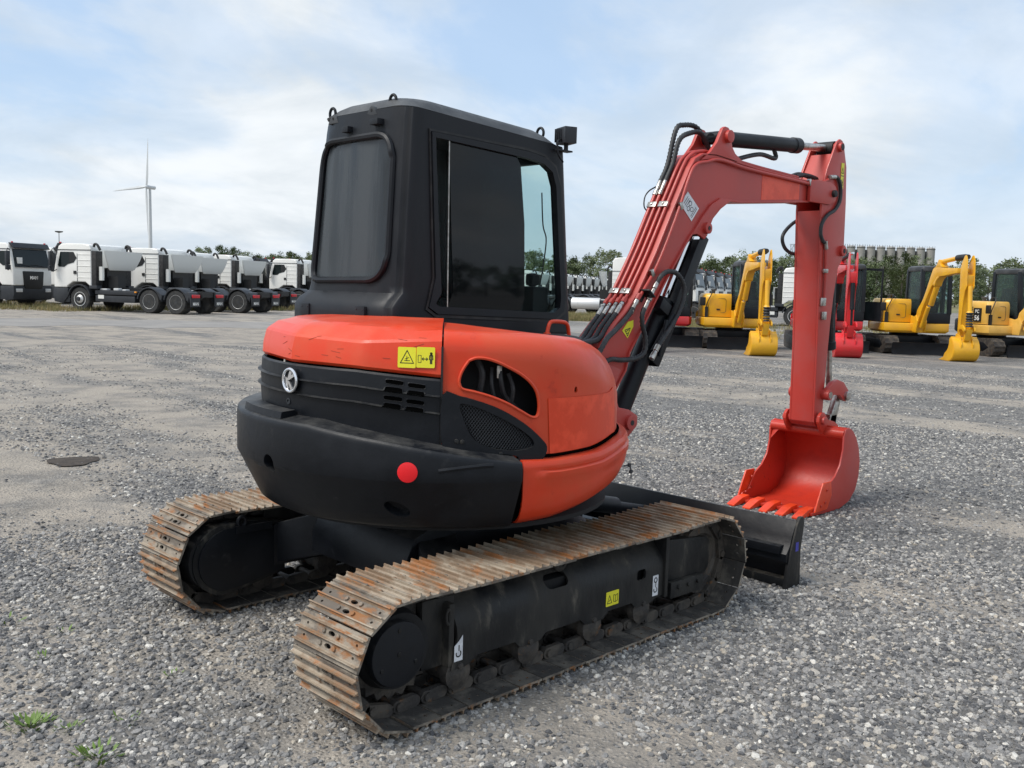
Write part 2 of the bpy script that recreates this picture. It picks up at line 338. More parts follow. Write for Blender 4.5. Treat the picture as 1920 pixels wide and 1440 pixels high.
def text_mesh(body, size, name, material, parent, origin, xdir, ydir, depth=.003, bold=.0):
    cu = bpy.data.curves.new(name, 'FONT'); cu.body = body; cu.size = size; cu.extrude = depth; cu.offset = bold; cu.align_x = 'CENTER'; cu.align_y = 'CENTER'
    t = bpy.data.objects.new('tmp', cu); COL.objects.link(t); dg = bpy.context.evaluated_depsgraph_get(); dg.update()
    me = bpy.data.meshes.new_from_object(t.evaluated_get(dg)); bpy.data.objects.remove(t); bpy.data.curves.remove(cu)
    x = Vector(xdir).normalized(); y = Vector(ydir).normalized(); z = x.cross(y)
    mm = Matrix((x, y, z)).transposed().to_4x4(); mm.translation = Vector(origin); me.transform(mm); me.materials.clear(); me.materials.append(material); me.name = name
    o = bpy.data.objects.new(name, me); COL.objects.link(o); o.parent = parent; return o
def interp(x, xs, ys): return float(np.interp(x, xs, ys))
def rand_offset(Mt):
    t = Mt.node_tree; mp = [n for n in t.nodes if n.type == 'MAPPING'][0]
    oi = t.nodes.new('ShaderNodeObjectInfo'); mu = t.nodes.new('ShaderNodeVectorMath'); mu.operation = 'SCALE'
    cx = t.nodes.new('ShaderNodeCombineXYZ'); [t.links.new(oi.outputs['Random'], cx.inputs[i]) for i in range(3)]
    t.links.new(cx.outputs[0], mu.inputs[0]); mu.inputs['Scale'].default_value = 37.0; t.links.new(mu.outputs[0], mp.inputs['Location'])
for k in ('shoe', 'grouser'): rand_offset(M[k])

def CPt(th, r, z): a = R(th); return Vector((XC+r*math.cos(a), r*math.sin(a), z))
def shell(mb, ths, prof, th):      # curved panel about the slew axis: prof(angle) -> [(r, z)...]
    n = len(prof(ths[0])); vs = []
    for t in ths:
        p = prof(t); vs += [CPt(t, r, z) for r, z in p]
    for t in ths:
        p = prof(t)
        for i, (r, z) in enumerate(p):
            a = Vector(p[max(i-1, 0)]); b = Vector(p[min(i+1, n-1)]); d = (b-a).normalized(); nn = Vector((-d.y, d.x))
            if nn.x > 0 or (abs(nn.x) < .2 and nn.y > 0): nn = -nn
            vs.append(CPt(t, r+nn.x*th, z+nn.y*th))
    k = len(ths); o = n*k; fs = []
    for i in range(k-1):
        for j in range(n-1):
            a = i*n+j; fs += [(a, a+1, a+n+1, a+n), (o+a, o+a+n, o+a+n+1, o+a+1)]
        a = i*n; fs.append((a, a+n, o+a+n, o+a)); a = i*n+n-1; fs.append((a, o+a, o+a+n, a+n))
    for j in range(n-1):
        fs.append((j, o+j, o+j+1, j+1)); a = (k-1)*n+j; fs.append((a, a+1, o+a+1, o+a))
    return mb.add(vs, fs)
def arange(a, b, st): k = max(1, int(round(abs(b-a)/st))); return [a+(b-a)*i/k for i in range(k+1)]

EX = empty('excavator', (.3, 0, 0), 0, 'large orange and black excavator in the foreground with rusty tracks and K emblem', 'excavator')
class _P: pass
def pb(mb, name, mats, parent=None, **k):     # build in world coordinates, then parent keeping place
    o = mb.build(name, mats, None, **k); par = parent or EX; o.parent = par
    # every parent used here is the root (at x=.3) or a child built the same way
    off = Vector((.3, 0, 0)) if par is EX else Vector((0, 0, 0))
    o.matrix_parent_inverse = Matrix.Translation(-off); return o

# ================= upper body ==================
core = MB(); core.lathe((XC, 0, .60), (0, 0, 1), [(0, .80), (.02, .80), (.05, .72), (.70, .70), (.76, .66)], 48)
core.bb(.5, .90, -.30, .80, .66, 1.25)
pb(core, 'slew_platform', M['inner'])
# counterweight
cwtop = lambda t: interp(t, [110, 195, 215, 235, 249], [1.035, 1.025, .985, .935, .905])
def cwprof(t):
    z1 = cwtop(t); d = interp(t, [110, 200, 249], [.0, .0, .0])
    return [(.74, .612), (.80, .614), (.840, .620), (.858, .634), (.905, .728), (.946, .812), (.957, .832), (.958, z1-.03), (.954, z1-.010), (.946, z1-.002), (.93, z1), (.84, z1+.012), (.70, z1+.016)]
# built as a sheet in (arc, profile) space so that the cast recesses are real holes
def profmap(prof_of_t, rr):
    def f(a, s, off):
        t = math.degrees(a/rr); p = prof_of_t(t); i = min(int(s), len(p)-2); i = max(i, 0); q = s-i
        r = p[i][0]*(1-q)+p[i+1][0]*q; z = p[i][1]*(1-q)+p[i+1][1]*q
        k = Vector((r, z)); c = Vector((.60, .82)); d = (c-k).normalized()*off; return CPt(t, r+d.x, z+d.y)
    return f
def s_of_z(prof, z):
    for i in range(len(prof)-1):
        if prof[i][1] <= z <= prof[i+1][1]: return i+(z-prof[i][1])/(prof[i+1][1]-prof[i][1])
    return 0
RR = .95
def oval(u, v, ru, rs, ang=0, n=18):
    t, z = cyl_hit(u, v, RR); s0 = s_of_z(cwprof(t), z); o = []
    for i in range(n):
        q = 2*math.pi*i/n; x = math.cos(q)*ru; y = math.sin(q)*rs; c, s_ = math.cos(ang), math.sin(ang)
        dz = x*s_+y*c; o.append((R(t)*RR+x*c-y*s_, s_of_z(cwprof(t), z+dz)))
    return o
holes = [oval(506, 868, .040, .034, -.7), oval(738, 961, .058, .030, -.35)]
cw = MB(); cw.sheet([(R(112)*RR, 0), (R(249)*RR, 0), (R(249)*RR, 12), (R(112)*RR, 12)], holes, profmap(cwprof, RR), .045, .022, .25)
cwo = pb(cw, 'counterweight', M['black'], smooth=33); profile_normals(cwo, cwprof, RR)
fill = MB(); shell(fill, arange(113, 248, 4), lambda t: [(.70, .64), (.82, .66), (.87, .75), (.88, cwtop(t)-.05), (.75, cwtop(t)-.02)], .02)
pb(fill, 'counterweight_core', M['inner'])
ins = MB()
for (u, v, ru, rz) in ((493, 872, 0, 0),): pass
rd = MB(); t, z = cyl_hit(764, 886, .958); c = CPt(t, .958, z); nrm = Vector((math.cos(R(t)), math.sin(R(t)), 0)); rd.lathe(c-nrm*.002, nrm, [(0, .040), (.004, .040), (.005, .037)], 32)
pb(rd, 'red_reflector', M['reflect'])
ridge = MB(); ridge.tube([CPt(cyl_hit(u, v, .957)[0], .952, cyl_hit(u, v, .957)[1]) for u, v in ((822, 884), (860, 879), (905, 874), (925, 873))], .011, 8)
pb(ridge, 'casting_rib', M['black'], parent=cwo)
tr = MB()
for t0, t1, r0_, r1_ in ((160, 184, .86, .935),):
    shell(tr, arange(t0, t1, 3), lambda t: [(r1_, cwtop(t)), (r1_-.006, cwtop(t)+.028), (r0_, cwtop(t)+.032)], .03)
pb(tr, 'counterweight_step', M['black'], parent=cwo)

# black grille panel at the tail
def fac(t):      # slightly faceted tail: flats meeting at creases
    cr = [120, 150, 180, 206.5, 230]
    for a, b in zip(cr, cr[1:]):
        if a <= t <= b:
            h = (b-a)/2; return 1+.9*(math.cos(R(h))/math.cos(R(t-(a+b)/2))-1)
    return 1
PR = .848
def gprof(t):
    lo = interp(t, [160, 205, 229], [1.005, .985, .940]); hi = interp(t, [160, 205, 229], [1.252, 1.246, 1.222]); H = hi-lo
    q = [(0, .838), (.02, .846), (.50, .853), (.512, .866), (.53, .850), (.74, .853), (.752, .866), (.77, .850), (.97, .846), (1, .838)]
    return [(r, lo+H*k) for k, r in q]
gp_holes = []
for (u0, v0, u1) in ((723, 711, 757), (765, 718, 798), (722, 725, 756), (764, 732, 797), (720, 741, 755), (762, 748, 796), (719, 755, 753), (760, 762, 795)):
    ta, za = cyl_hit(u0, v0+4, PR); tb, zb = cyl_hit(u1, v0+4+(u1-u0)*.13, PR)
    aa, ab = R(ta)*PR, R(tb)*PR; h = .0085
    pa = s_of_z(gprof(ta), za-h), s_of_z(gprof(ta), za+h); pc = s_of_z(gprof(tb), zb-h), s_of_z(gprof(tb), zb+h)
    ma, mb_ = (pa[0]+pa[1])/2, (pc[0]+pc[1])/2
    gp_holes.append([(aa, ma*.6+pa[0]*.4), (aa+.006, pa[0]), (ab-.006, pc[0]), (ab, mb_), (ab, mb_*.6+pc[1]*.4), (ab-.006, pc[1]), (aa+.006, pa[1]), (aa, ma)])
gp = MB(); shell(gp, arange(122, 228.6, 1.2), gprof, .012)
gpo = pb(gp, 'tail_grille_panel', M['black'], smooth=28); 
gpm = profmap(gprof, PR)
for h in gp_holes:
    cx_ = sum(p[0] for p in h)/8; cy_ = sum(p[1] for p in h)/8; h2 = roundpoly([h[1], h[2], h[5], h[6]], [.006]*4, 3) if False else h
    vs_m = MB(); vs_m.sheet(h, [], lambda a, s, o: gpm(a, s, -.0012-o), -.0016 if False else .0012, .02, .34); pb(vs_m, 'vent_slot', M['void'], parent=gpo, smooth=0)  # near-black plate on the panel, painting the shade inside an open slot
    rim = MB(); rim.tube([gpm(a, s, -.0008) for a, s in h]+[gpm(*h[0], -.0008)], .0016, 5); pb(rim, 'vent_rim', M['black'], parent=gpo)
# emblem
t, z = cyl_hit(545, 713, .866); nrm = Vector((math.cos(R(t)), math.sin(R(t)), 0)); tx = Vector((-math.sin(R(t)), math.cos(R(t)), 0)) * 1; c = CPt(t, .858, z)
xr = Vector((math.sin(R(t)), -math.cos(R(t)), 0)); xr = xr if xr.dot(rt) > 0 else -xr; zz = Vector((0, 0, 1))
SC = 1.1
em = MB(); em.mi = 0
ring = [c+nrm*.012+(xr*math.cos(a)+zz*math.sin(a))*.047 for a in [2*math.pi*i/36 for i in range(37)]]
em.tube(ring, .0062, 8)
emo = pb(em, 'emblem', [M['silver'], M['black']], parent=gpo)
eb = MB(); eb.lathe(c, nrm, [(0, .046), (.008, .044), (.009, .040)], 32); pb(eb, 'emblem_base', M['black'], parent=gpo)
def plate(mb, pts, c, x, y, n, h0, h1):
    k = len(pts); vs = [c+x*a+y*b+n*h0 for a, b in pts]+[c+x*a+y*b+n*h1 for a, b in pts]
    return mb.add(vs, [tuple(range(k)), tuple(range(k, 2*k))]+[(i, (i+1) % k, k+(i+1) % k, k+i) for i in range(k)])
ek = MB()
plate(ek, [(-.012, .004), (.004, .040), (.020, .036), (.006, .002)], c, xr, zz, nrm, .010, .017)
plate(ek, [(-.012, -.002), (.002, .002), (.036, .018), (.030, .030), (.000, .014)], c, xr, zz, nrm, .010, .0178)
plate(ek, [(-.012, -.002), (.004, -.004), (.028, -.036), (.014, -.042)], c, xr, zz, nrm, .010, .017)
plate(ek, [(-.036, .014), (-.018, .002), (-.012, -.038), (-.032, -.022)], c, xr, zz, nrm, .009, .0105)
ek.mi = 0; pb(ek, 'emblem_letter', M['silver'], parent=gpo)
lk = MB(); t, z = cyl_hit(541, 752, .852); lk.lathe(CPt(t, .850, z), (math.cos(R(t)), math.sin(R(t)), 0), [(0, .014), (.004, .014), (.0045, .008), (.001, .0075)], 20); pb(lk, 'lock', M['plastic'], parent=gpo)

# orange tail bonnet
def bprof(t):
    lo = interp(t, [160, 205, 229], [1.258, 1.252, 1.228]); f = fac(t)
    b1 = interp(t, [150, 180, 205, 229], [1.37, 1.362, 1.352, 1.372]); e = interp(t, [222, 229], [0, 1])
    return [(.836*f, lo), (.845*f, lo+.012), (.842*f, (lo+b1)/2), (.828*f, b1), (.818*f-.003*e, b1+.012), (.775*f-.01*e, b1+.042), (.745*f-.01*e, 1.418), (.70, 1.428), (.55, 1.438), (.30, 1.445)]
bo = MB(); shell(bo, arange(121, 228.8, 1.8), bprof, .010)
bono = pb(bo, 'tail_bonnet', M['orange'], smooth=14)
SCM = mat('scratched_paint', (.33, .05, .02), .7); rs_ = random.Random(4)      # scratches and rubbed marks in the tail paint
for k in range(16):
    t = rs_.uniform(168, 226); z0_ = rs_.uniform(1.27, 1.40); L_ = rs_.uniform(.01, .05); sl_ = rs_.uniform(-.5, .9)
    def bz(t, z):
        p = bprof(t); i = max(i for i in range(len(p)-1) if p[i][1] <= z or i == 0); q = min(1, max(0, (z-p[i][1])/max(1e-6, p[i+1][1]-p[i][1]))); return CPt(t, p[i][0]*(1-q)+p[i+1][0]*q+.0006, z)
    pts = [bz(t+math.degrees(L_*j/4/.84), min(1.405, z0_+L_*sl_*j/4*.5)) for j in range(5)]; scr = MB(); scr.tube(pts, .0011, 4); pb(scr, 'paint_scratch', SCM, parent=bono)
# side hood with shoulder
HR = .84
hz0 = lambda t: interp(t, [229, 245, 262, 285, 300, 331], [1.345, 1.32, 1.28, 1.17, 1.08, 1.02])
hz1 = lambda t: interp(t, [229, 262, 285, 300, 331], [1.418, 1.402, 1.378, 1.355, 1.335])
hw = lambda t: interp(t, [229, 262, 285, 300, 331], [.085, .12, .16, .20, .22])
HL = .25
def hoodmap(a, s, off):
    t = math.degrees(a/HR); z0, z1, w_ = hz0(t), hz1(t), hw(t)
    if s <= z0: r, z, nr, nz = HR, s, 1, 0
    elif s <= z0+HL:
        ph = (s-z0)/HL*math.pi/2; r = HR-w_*(1-math.cos(ph)); z = z0+(z1-z0)*math.sin(ph); nr, nz = math.cos(ph), math.sin(ph)
    else: r = max(.02, HR-w_-(s-z0-HL)); z = z1+.02*(s-z0-HL); nr, nz = 0, 1
    return CPt(t, r-nr*off, z-nz*off)
def cpoly(pts, r): return [(R(t)*r, z) for t, z in (cyl_hit(u, v, r) for u, v in pts)]
def smoothpoly(p, k=4):
    n = len(p); o = []
    for i in range(n):
        a, b, c_, d = (Vector(p[(i+j-1) % n]) for j in range(4))
        for j in range(k):
            t = j/k; o.append(tuple(.5*((2*b)+(c_-a)*t+(2*a-5*b+4*c_-d)*t*t+(3*b-a-3*c_+d)*t**3)))
    return o
OP = [(879, 676), (899, 671), (925, 676), (952, 688), (981, 705), (1001, 726), (1009, 749), (1009, 772), (1001, 783), (975, 770), (940, 751), (899, 737), (867, 729), (861, 714), (866, 697)]
GH1 = [(864, 757), (905, 768), (955, 792), (993, 818), (1001, 834), (985, 843), (950, 845), (905, 835), (882, 815), (868, 783)]
holeA = smoothpoly(cpoly(OP, HR)); g1 = smoothpoly(cpoly(GH1, HR))
low = cpoly([(833, 880), (935, 885), (1024, 861), (1085, 852), (1148, 842)], HR)
low[0] = (R(229.3)*HR, low[0][1])
hh = cpoly([(1080, 732)], HR)[0]; keyhole = [(hh[0]+.010*math.cos(R(20*i)), hh[1]+(.017 if 0 < i < 9 else .010)*math.sin(R(20*i))) for i in range(18)]
outer = low+[(R(331)*HR, .93), (R(331)*HR, 2.05), (R(229.3)*HR, 2.05)]
hd = MB(); hd.sheet(outer, [holeA, g1, keyhole], hoodmap, .010, .035)
hoodo = pb(hd, 'side_hood', M['orange'], smooth=40)
pts = [hoodmap(a, s, -.003) for a, s in holeA]; lip = MB(); lip.tube(pts[::3]+[pts[0]], .0065, 6); pb(lip, 'opening_rim', M['orange'], parent=hoodo)
# freshly painted rectangle on the side hood
pt = MB(); q = cpoly([(1027, 747), (1150, 733), (1151, 838), (1030, 857)], HR); pt.sheet(q, [], lambda a, s, o: hoodmap(a, s, -.0025-o), .0015, .04)
pb(pt, 'paint_patch', M['patch'], parent=hoodo)
sh = MB(); q = cpoly([(1152, 733), (1165, 734)], HR)
hf = MB(); hf.add([CPt(331, HR, .72), CPt(331, HR, 1.10), Vector((.94, -.3, 1.30)), Vector((.94, .0, 1.33)), Vector((.94, .0, .72)), CPt(331, HR-.03, .72), CPt(331, HR-.03, 1.08), Vector((.91, -.3, 1.28)), Vector((.91, 0, 1.31)), Vector((.91, 0, .72))],
   [(0, 1, 2, 3, 4), (9, 8, 7, 6, 5), (0, 5, 6, 1), (1, 6, 7, 2), (2, 7, 8, 3), (3, 8, 9, 4), (4, 9, 5, 0)]); pb(hf, 'hood_front', M['orange'], bevel=.01)
# grille frame (black) over the lower rear of the side hood
GR = .862
GO = [(830, 741), (862, 743), (900, 753), (940, 768), (985, 795), (1015, 822), (1026, 838), (1020, 858), (1000, 876), (965, 880), (932, 879), (920, 868), (905, 858), (870, 848), (830, 841)]
GH2 = [(937, 852), (958, 853), (972, 857), (968, 863), (946, 862)]
gm = lambda a, s, o: CPt(math.degrees(a/GR), GR-o, s)
gf = MB(); gf.sheet(smoothpoly(cpoly(GO, GR), 3), [smoothpoly(cpoly(GH1, GR)), smoothpoly(cpoly(GH2, GR))], gm, .020, .03)
gfo = pb(gf, 'grille_frame', M['black'], smooth=40)
# expanded metal
gms = MB(); gpo_ = cpoly(GH1, .846)
def inpoly(p, poly):
    c = False; j = len(poly)-1
    for i in range(len(poly)):
        a, b = poly[i], poly[j]
        if (a[1] > p[1]) != (b[1] > p[1]) and p[0] < (b[0]-a[0])*(p[1]-a[1])/(b[1]-a[1])+a[0]: c = not c
        j = i
    return c
big = [(c_[0]*1.0, c_[1]) for c_ in smoothpoly(gpo_)]; ca = (sum(p[0] for p in big)/len(big), sum(p[1] for p in big)/len(big)); big = [(ca[0]+(p[0]-ca[0])*1.04, ca[1]+(p[1]-ca[1])*1.04) for p in big]
x0 = min(p[0] for p in big); x1 = max(p[0] for p in big); y0 = min(p[1] for p in big); y1 = max(p[1] for p in big); dxm, dym = .013, .0085
j = 0; y = y0
while y < y1:
    x = x0+(dxm/2 if j % 2 else 0)
    while x < x1:
        for sx in (-1, 1):
            a = (x, y); b = (x+sx*dxm/2, y+dym)
            if inpoly(a, big) and inpoly(b, big):
                A_, B_ = CPt(math.degrees(a[0]/.846), .846, a[1]), CPt(math.degrees(b[0]/.846), .846, b[1]); gms.cyl(A_, B_, .0011, n=3, cap=False)
        x += dxm
    y += dym; j += 1
gmo = pb(gms, 'grille_mesh', M['plastic'], recalc=False, smooth=0); gmo.parent = gfo; gmo.matrix_parent_inverse = Matrix()
for u, v in ((856, 828), (867, 829), (940, 852)):
    t, z = cyl_hit(u, v, .866); bolts = MB(); bolts.lathe(CPt(t, .860, z), (math.cos(R(t)), math.sin(R(t)), 0), [(0, .010), (.006, .009), (.007, .005)], 10); pb(bolts, 'bolt', M['frame'], parent=gfo)
# hoses and pipes seen through the opening
eng = MB()
def eh(pts, r): eng.tube([CPt(cyl_hit(u, v, .78)[0], rr, cyl_hit(u, v, .78)[1]) for u, v, rr in pts], r, 8)
eh([(938, 690, .78), (938, 715, .79), (950, 745, .77), (985, 775, .75)], .010); eh([(925, 690, .76), (922, 720, .78), (930, 755, .77)], .008); eh([(955, 700, .77), (962, 730, .78), (960, 765, .76)], .010); eh([(895, 672, .76), (905, 700, .77), (902, 735, .76)], .014)
pb(eng, 'hydraulic_hose', M['hose']); fit = MB(); t, z = cyl_hit(938, 700, .79); fit.cyl(CPt(t, .78, z-.02), CPt(t, .78, z+.03), .013, n=8); pb(fit, 'hose_fitting', M['steel'])
# dark strip filling the gap between tail bonnet and hood, and between counterweight and skirt
seam_strip = MB(); shell(seam_strip, [228.7, 229.0, 229.3], lambda t: [(.838, .92), (.852, 1.0), (.852, 1.30), (.842, 1.352)], .02); pb(seam_strip, 'gap_strip', M['inner'])
# lower right skirt
skz = lambda t: interp(t, [250, 262, 280, 294, 331], [.898, .892, .900, .925, .935])
skb = lambda t: interp(t, [250, 262, 280, 300, 331], [.640, .650, .690, .735, .76])
def sprof(t):
    z1, z0 = skz(t), skb(t); k = interp(t, [254, 259, 320, 326], [0, 1, 1, 0])
    zr = z1-.055
    return [(.76, z0-.02), (.835, z0-.012), (.868, z0+.015), (.888, z0+.06), (.895, z0+.10), (.896, zr-.028), (.896+.005*k, zr-.020), (.896+.006*k, zr+.006), (.896-.005*k, zr+.014), (.896, zr+.024), (.894, z1-.016), (.886, z1-.003), (.87, z1), (.80, z1)]
sk = MB(); shell(sk, arange(251, 331, 1.6), sprof, .010); sko = pb(sk, 'side_skirt', M['orange'], smooth=38)
gpl = MB(); gpl.tube([CPt(t, .846, skz(t)+.010) for t in arange(259, 322, 4)], .008, 6); pb(gpl, 'hood_gap_shade', M['void'], parent=sko)  # near-black tube painting the shade in the gap under the hood edge
ls = MB(); shell(ls, arange(18, 111, 3), lambda t: [(.80, .66), (.87, .70), (.87, .98)], .02)
pb(ls, 'left_skirt', M['orange']); l2 = MB(); shell(l2, arange(40, 121, 3), lambda t: [(.835, 1.0), (.84, 1.35), (.78, 1.40)], .02); pb(l2, 'left_side_cover', M['black'])
# key ring hanging at the skirt corner
ky = MB(); k0 = aty(1180, 872, -.62); ky.tube([k0+Vector((-.04, 0, 0)), k0, k0+Vector((.01, 0, -.02))], .004, 6); ky.lathe(k0, (0, 1, 0), [(-.005, .010), (.005, .010)], 12); k1 = aty(1183, 884, -.62); ky.lathe(k1, (0, 1, 0), [(-.004, .011), (.004, .011)], 12); ky.cyl(k1, k1+Vector((.003, 0, -.035)), .003, n=6)
pb(ky, 'key', M['plastic'])
# grab handle
gh = MB(); gh.tube([aty(u, v, -.14) for u, v in ((1026, 624), (1030, 608), (1036, 603), (1056, 604), (1064, 610), (1067, 629))], .0105, 10, rib=.04, ribstep=.008)
for u, v in ((1026, 624), (1067, 629)): p = aty(u, v, -.14); gh.lathe(p-Vector((0, 0, .012)), (0, 0, 1), [(0, .02), (.012, .018), (.014, .010)], 12)
pb(gh, 'grab_handle', M['orange'])

# stickers -------------------------------------------------
def sticker(name, c, x, y, n, w, h, m, parent, rot=0, pts=None):
    mb = MB(); x = Vector(x).normalized(); y = Vector(y).normalized()
    if pts is None: pts = [(a, b) for a, b in rrect(-w/2, w/2, -h/2, h/2, min(w, h)*.06, 2)]
    plate(mb, pts, c, x, y, n, .001, .0022); return pb(mb, name, m, parent=parent, smooth=0)
def strokes(name, segs, c, x, y, n, wd, m, parent, h=.0028):
    mb = MB()
    for a, b in segs:
        a = Vector(a); b = Vector(b); d = (b-a); L_ = d.length; d = d/max(L_, 1e-6); q = Vector((-d.y, d.x))*wd/2; e = d*wd*.3
        plate(mb, [tuple(a-q-e), tuple(b-q+e), tuple(b+q+e), tuple(a+q-e)], c, x, y, n, .0022, h)
    return pb(mb, name, m, parent=parent, smooth=0)
def circ(cx, cy, r, n=14, a0=0, a1=360): p = [(cx+r*math.cos(R(a0+(a1-a0)*i/n)), cy+r*math.sin(R(a0+(a1-a0)*i/n))) for i in range(n+1)]; return list(zip(p, p[1:]))
def loop(p): return list(zip(p, p[1:]+p[:1]))
# warning label on the tail bonnet (curved a little: two halves)
for uc, kind in ((762, 0), (798, 1)):
    t, z = cyl_hit(uc, 670.5, .842); f = fac(t)
    n = Vector((math.cos(R(t-4)), math.sin(R(t-4)), .02)).normalized(); x = n.cross(zz).normalized(); x = x if x.dot(rt) > 0 else -x; yv = x.cross(n); yv = yv if yv.z > 0 else -yv
    c = CPt(t, .8475*f, z); st = sticker('warning_label', c, x, yv, n, .074, .082, M['yellow_sticker'], bono)
    if kind == 0:
        strokes('warning_symbol', loop([(-.026, -.022), (.028, -.022), (.001, .028)]), c, x, yv, n, .0032, M['ink'], st)
        strokes('warning_symbol', [((-.010, -.012), (.012, -.012)), ((0, -.014), (0, .006)), ((0, -.004), (.008, .000)), ((-.006, -.006), (0, -.002))], c, x, yv, n, .0022, M['ink'], st)
    else:
        strokes('warning_symbol', loop([(-.030, -.02), (-.018, -.02), (-.018, .008), (-.030, .008)]), c, x, yv, n, .0018, M['ink'], st)
        strokes('warning_symbol', [((-.014, -.006), (.008, -.006)), ((-.014, -.006), (-.009, -.001)), ((-.014, -.006), (-.009, -.011)), ((.008, -.006), (.003, -.001)), ((.008, -.006), (.003, -.011))], c, x, yv, n, .003, M['ink'], st)
        strokes('warning_symbol', circ(.022, .016, .003)+[((.022, .010), (.022, -.008)), ((.017, .009), (.027, .009)), ((.0165, .008), (.0155, -.008)), ((.0275, .008), (.0285, -.008)), ((.0195, -.008), (.0195, -.024)), ((.0245, -.008), (.0245, -.024))], c, x, yv, n, .0042, M['ink'], st)

# ================= cab ==================
CL, CW_ = 1.18, .80
cx0 = lambda z: interp(z, [1.30, 1.50, 1.535, 2.35, 2.50], [-.15, -.145, -.085, -.045, -.03])
cx1 = lambda z: interp(z, [1.30, 1.38, 2.37, 2.5], [1.12, 1.12, 1.02, 1.0])
cy1 = lambda z: interp(z, [1.30, 1.515, 1.56, 2.35, 2.5], [.86, .86, .81, .73, .70])
def ref(t):
    P_ = 2*(CL+CW_); t %= P_
    if t < CL: return t/CL, 0.
    if t < CL+CW_: return 1., (t-CL)/CW_
    if t < 2*CL+CW_: return 1-(t-CL-CW_)/CL, 1.
    return 0., 1-(t-2*CL-CW_)/CW_
def cabpt(t, z, off=0, rc=.085):
    fx, fy = ref(t); a0, a1, b1 = cx0(z), cx1(z), cy1(z)
    x = a0+fx*(a1-a0); y = fy*b1
    bow = .022*math.sin(math.pi*fy) if fx < .001 else 0
    # round the corners
    for (kx, ky, sx, sy) in ((a0, 0, 1, 1), (a1, 0, -1, 1), (a1, b1, -1, -1), (a0, b1, 1, -1)):
        r_ = rc*(1.5 if ky > 0 else (1.0 if kx < .5 else .5)); dx_, dy_ = (x-kx)*sx, (y-ky)*sy
        if dx_ < r_ and dy_ < r_:
            if dx_ < dy_: u_ = .5-(r_-0-(r_-dy_))/r_*.5 if False else .5*(1-dy_/r_)
            else: u_ = .5+.5*(dx_/r_)
            # u_=0 on the x-wall end, .5 at the corner, 1 on the y-wall end
            ph = u_*math.pi/2; x = kx+sx*(r_-r_*math.cos(ph)); y = ky+sy*(r_-r_*math.sin(ph))
            cx_, cy_ = kx+sx*r_, ky+sy*r_; d = Vector((x-cx_, y-cy_)).normalized(); return Vector((x-d.x*off, y-d.y*off, z))
    n = (0, -1) if fy == 0 and fx < 1 else ((1, 0) if fx >= 1 else ((0, 1) if fy >= 1 else (-1, 0)))
    return Vector((x-bow-n[0]*off, y-n[1]*off, z))
def tX(X, z=1.9): return (X-cx0(z))/(cx1(z)-cx0(z))*CL
zt0, zt1 = 2.40, 2.335
ztop = lambda t: zt0+(zt1-zt0)*ref(t)[0]
def wr(u, v): p = aty(u, v, 0); return ((p.x-cx0(p.z))/(cx1(p.z)-cx0(p.z))*CL, p.z)
wR = [wr(813, 256), wr(990, 296), wr(1018, 306), wr(1034, 322), wr(1041, 350), wr(1050, 560), wr(1048, 578), wr(1036, 588), wr(820, 577), wr(811, 570)]
pl = at(0, 0, 0, 0)
def wl(u, v):   # rear wall point: plane x ~ -.07
    p = at(u, v, 0, cx0(at(u, v, 0, -.07).z)-.012); b = cy1(p.z); return (2*CL+CW_+(1-p.y/b)*CW_, p.z)
wB = roundpoly([wl(584, 525), wl(603, 270), wl(737, 249), wl(722, 525)], [.07, .13, .11, .12], 8)
P_ = 2*(CL+CW_)
wLf = [(CL+CW_+.34, 1.40), (2*CL+CW_-.30, 1.40), (2*CL+CW_-.30, 2.27), (CL+CW_+.34, 2.23)]
wF = [(CL+.07, 1.30), (CL+CW_-.07, 1.30), (CL+CW_-.09, 2.26), (CL+.09, 2.26)]
zb = lambda t: 1.345
outer = [(t, zb(t)) for t in arange(0, P_, .1)]+[(t, ztop(t)) for t in arange(P_, 0, .1)]
def cabmap(t, z, off): return cabpt(t, z, off)
cb_ = MB(); cb_.sheet(outer, [wR, wB, wLf, wF], cabmap, .035, .035, .035)
cabo = pb(cb_, 'cab', M['cabblack'], smooth=40)
lower = MB(); lower.bb(.98, 1.10, .03, .82, .68, 1.32); lower.bb(.30, 1.10, .76, .84, .68, 1.32); pb(lower, 'cab_lower_front', M['cabblack'], parent=cabo, bevel=.02)
# roof
rf = MB(); rings = []
for dz, ins_, rr in ((-.004, .018, .09), (.0, .016, .09), (.006, .014, .09), (.012, .020, .10), (.040, .045, .12), (.062, .075, .14), (.075, .12, .16), (.083, .20, .17), (.087, .30, .1)):
    x0_, x1_, y0_, y1_ = cx0(2.4)-.020+ins_, cx1(2.4)+.01-ins_, -.004+ins_, cy1(2.4)-ins_
    rr = min(rr, (x1_-x0_)/2.05, (y1_-y0_)/2.05)
    rings.append([Vector((x, y, zt0+(zt1-zt0)*((x-cx0(2.4))/(cx1(2.4)-cx0(2.4)))+dz)) for x, y in rrect(x0_, x1_, y0_, y1_, rr, 7)])
rf.loft(rings); roofo = pb(rf, 'cab_roof', M['roof'], parent=cabo, smooth=45)
# rear window: glass and rubber frame
gl = MB(); q = wB; gl.sheet(q, [], lambda t, z, o: cabpt(t, z, .008+o), .006, .06, .08); pb(gl, 'rear_window', M['rear_glass'], parent=cabo, smooth=60)
rw = MB(); pts = resample([cabpt(t, z, -.006) for t, z in q]+[cabpt(*q[0], -.006)], 90); rw.tube(pts, .0165, 8); pb(rw, 'window_rubber', M['cabblack'], parent=cabo)
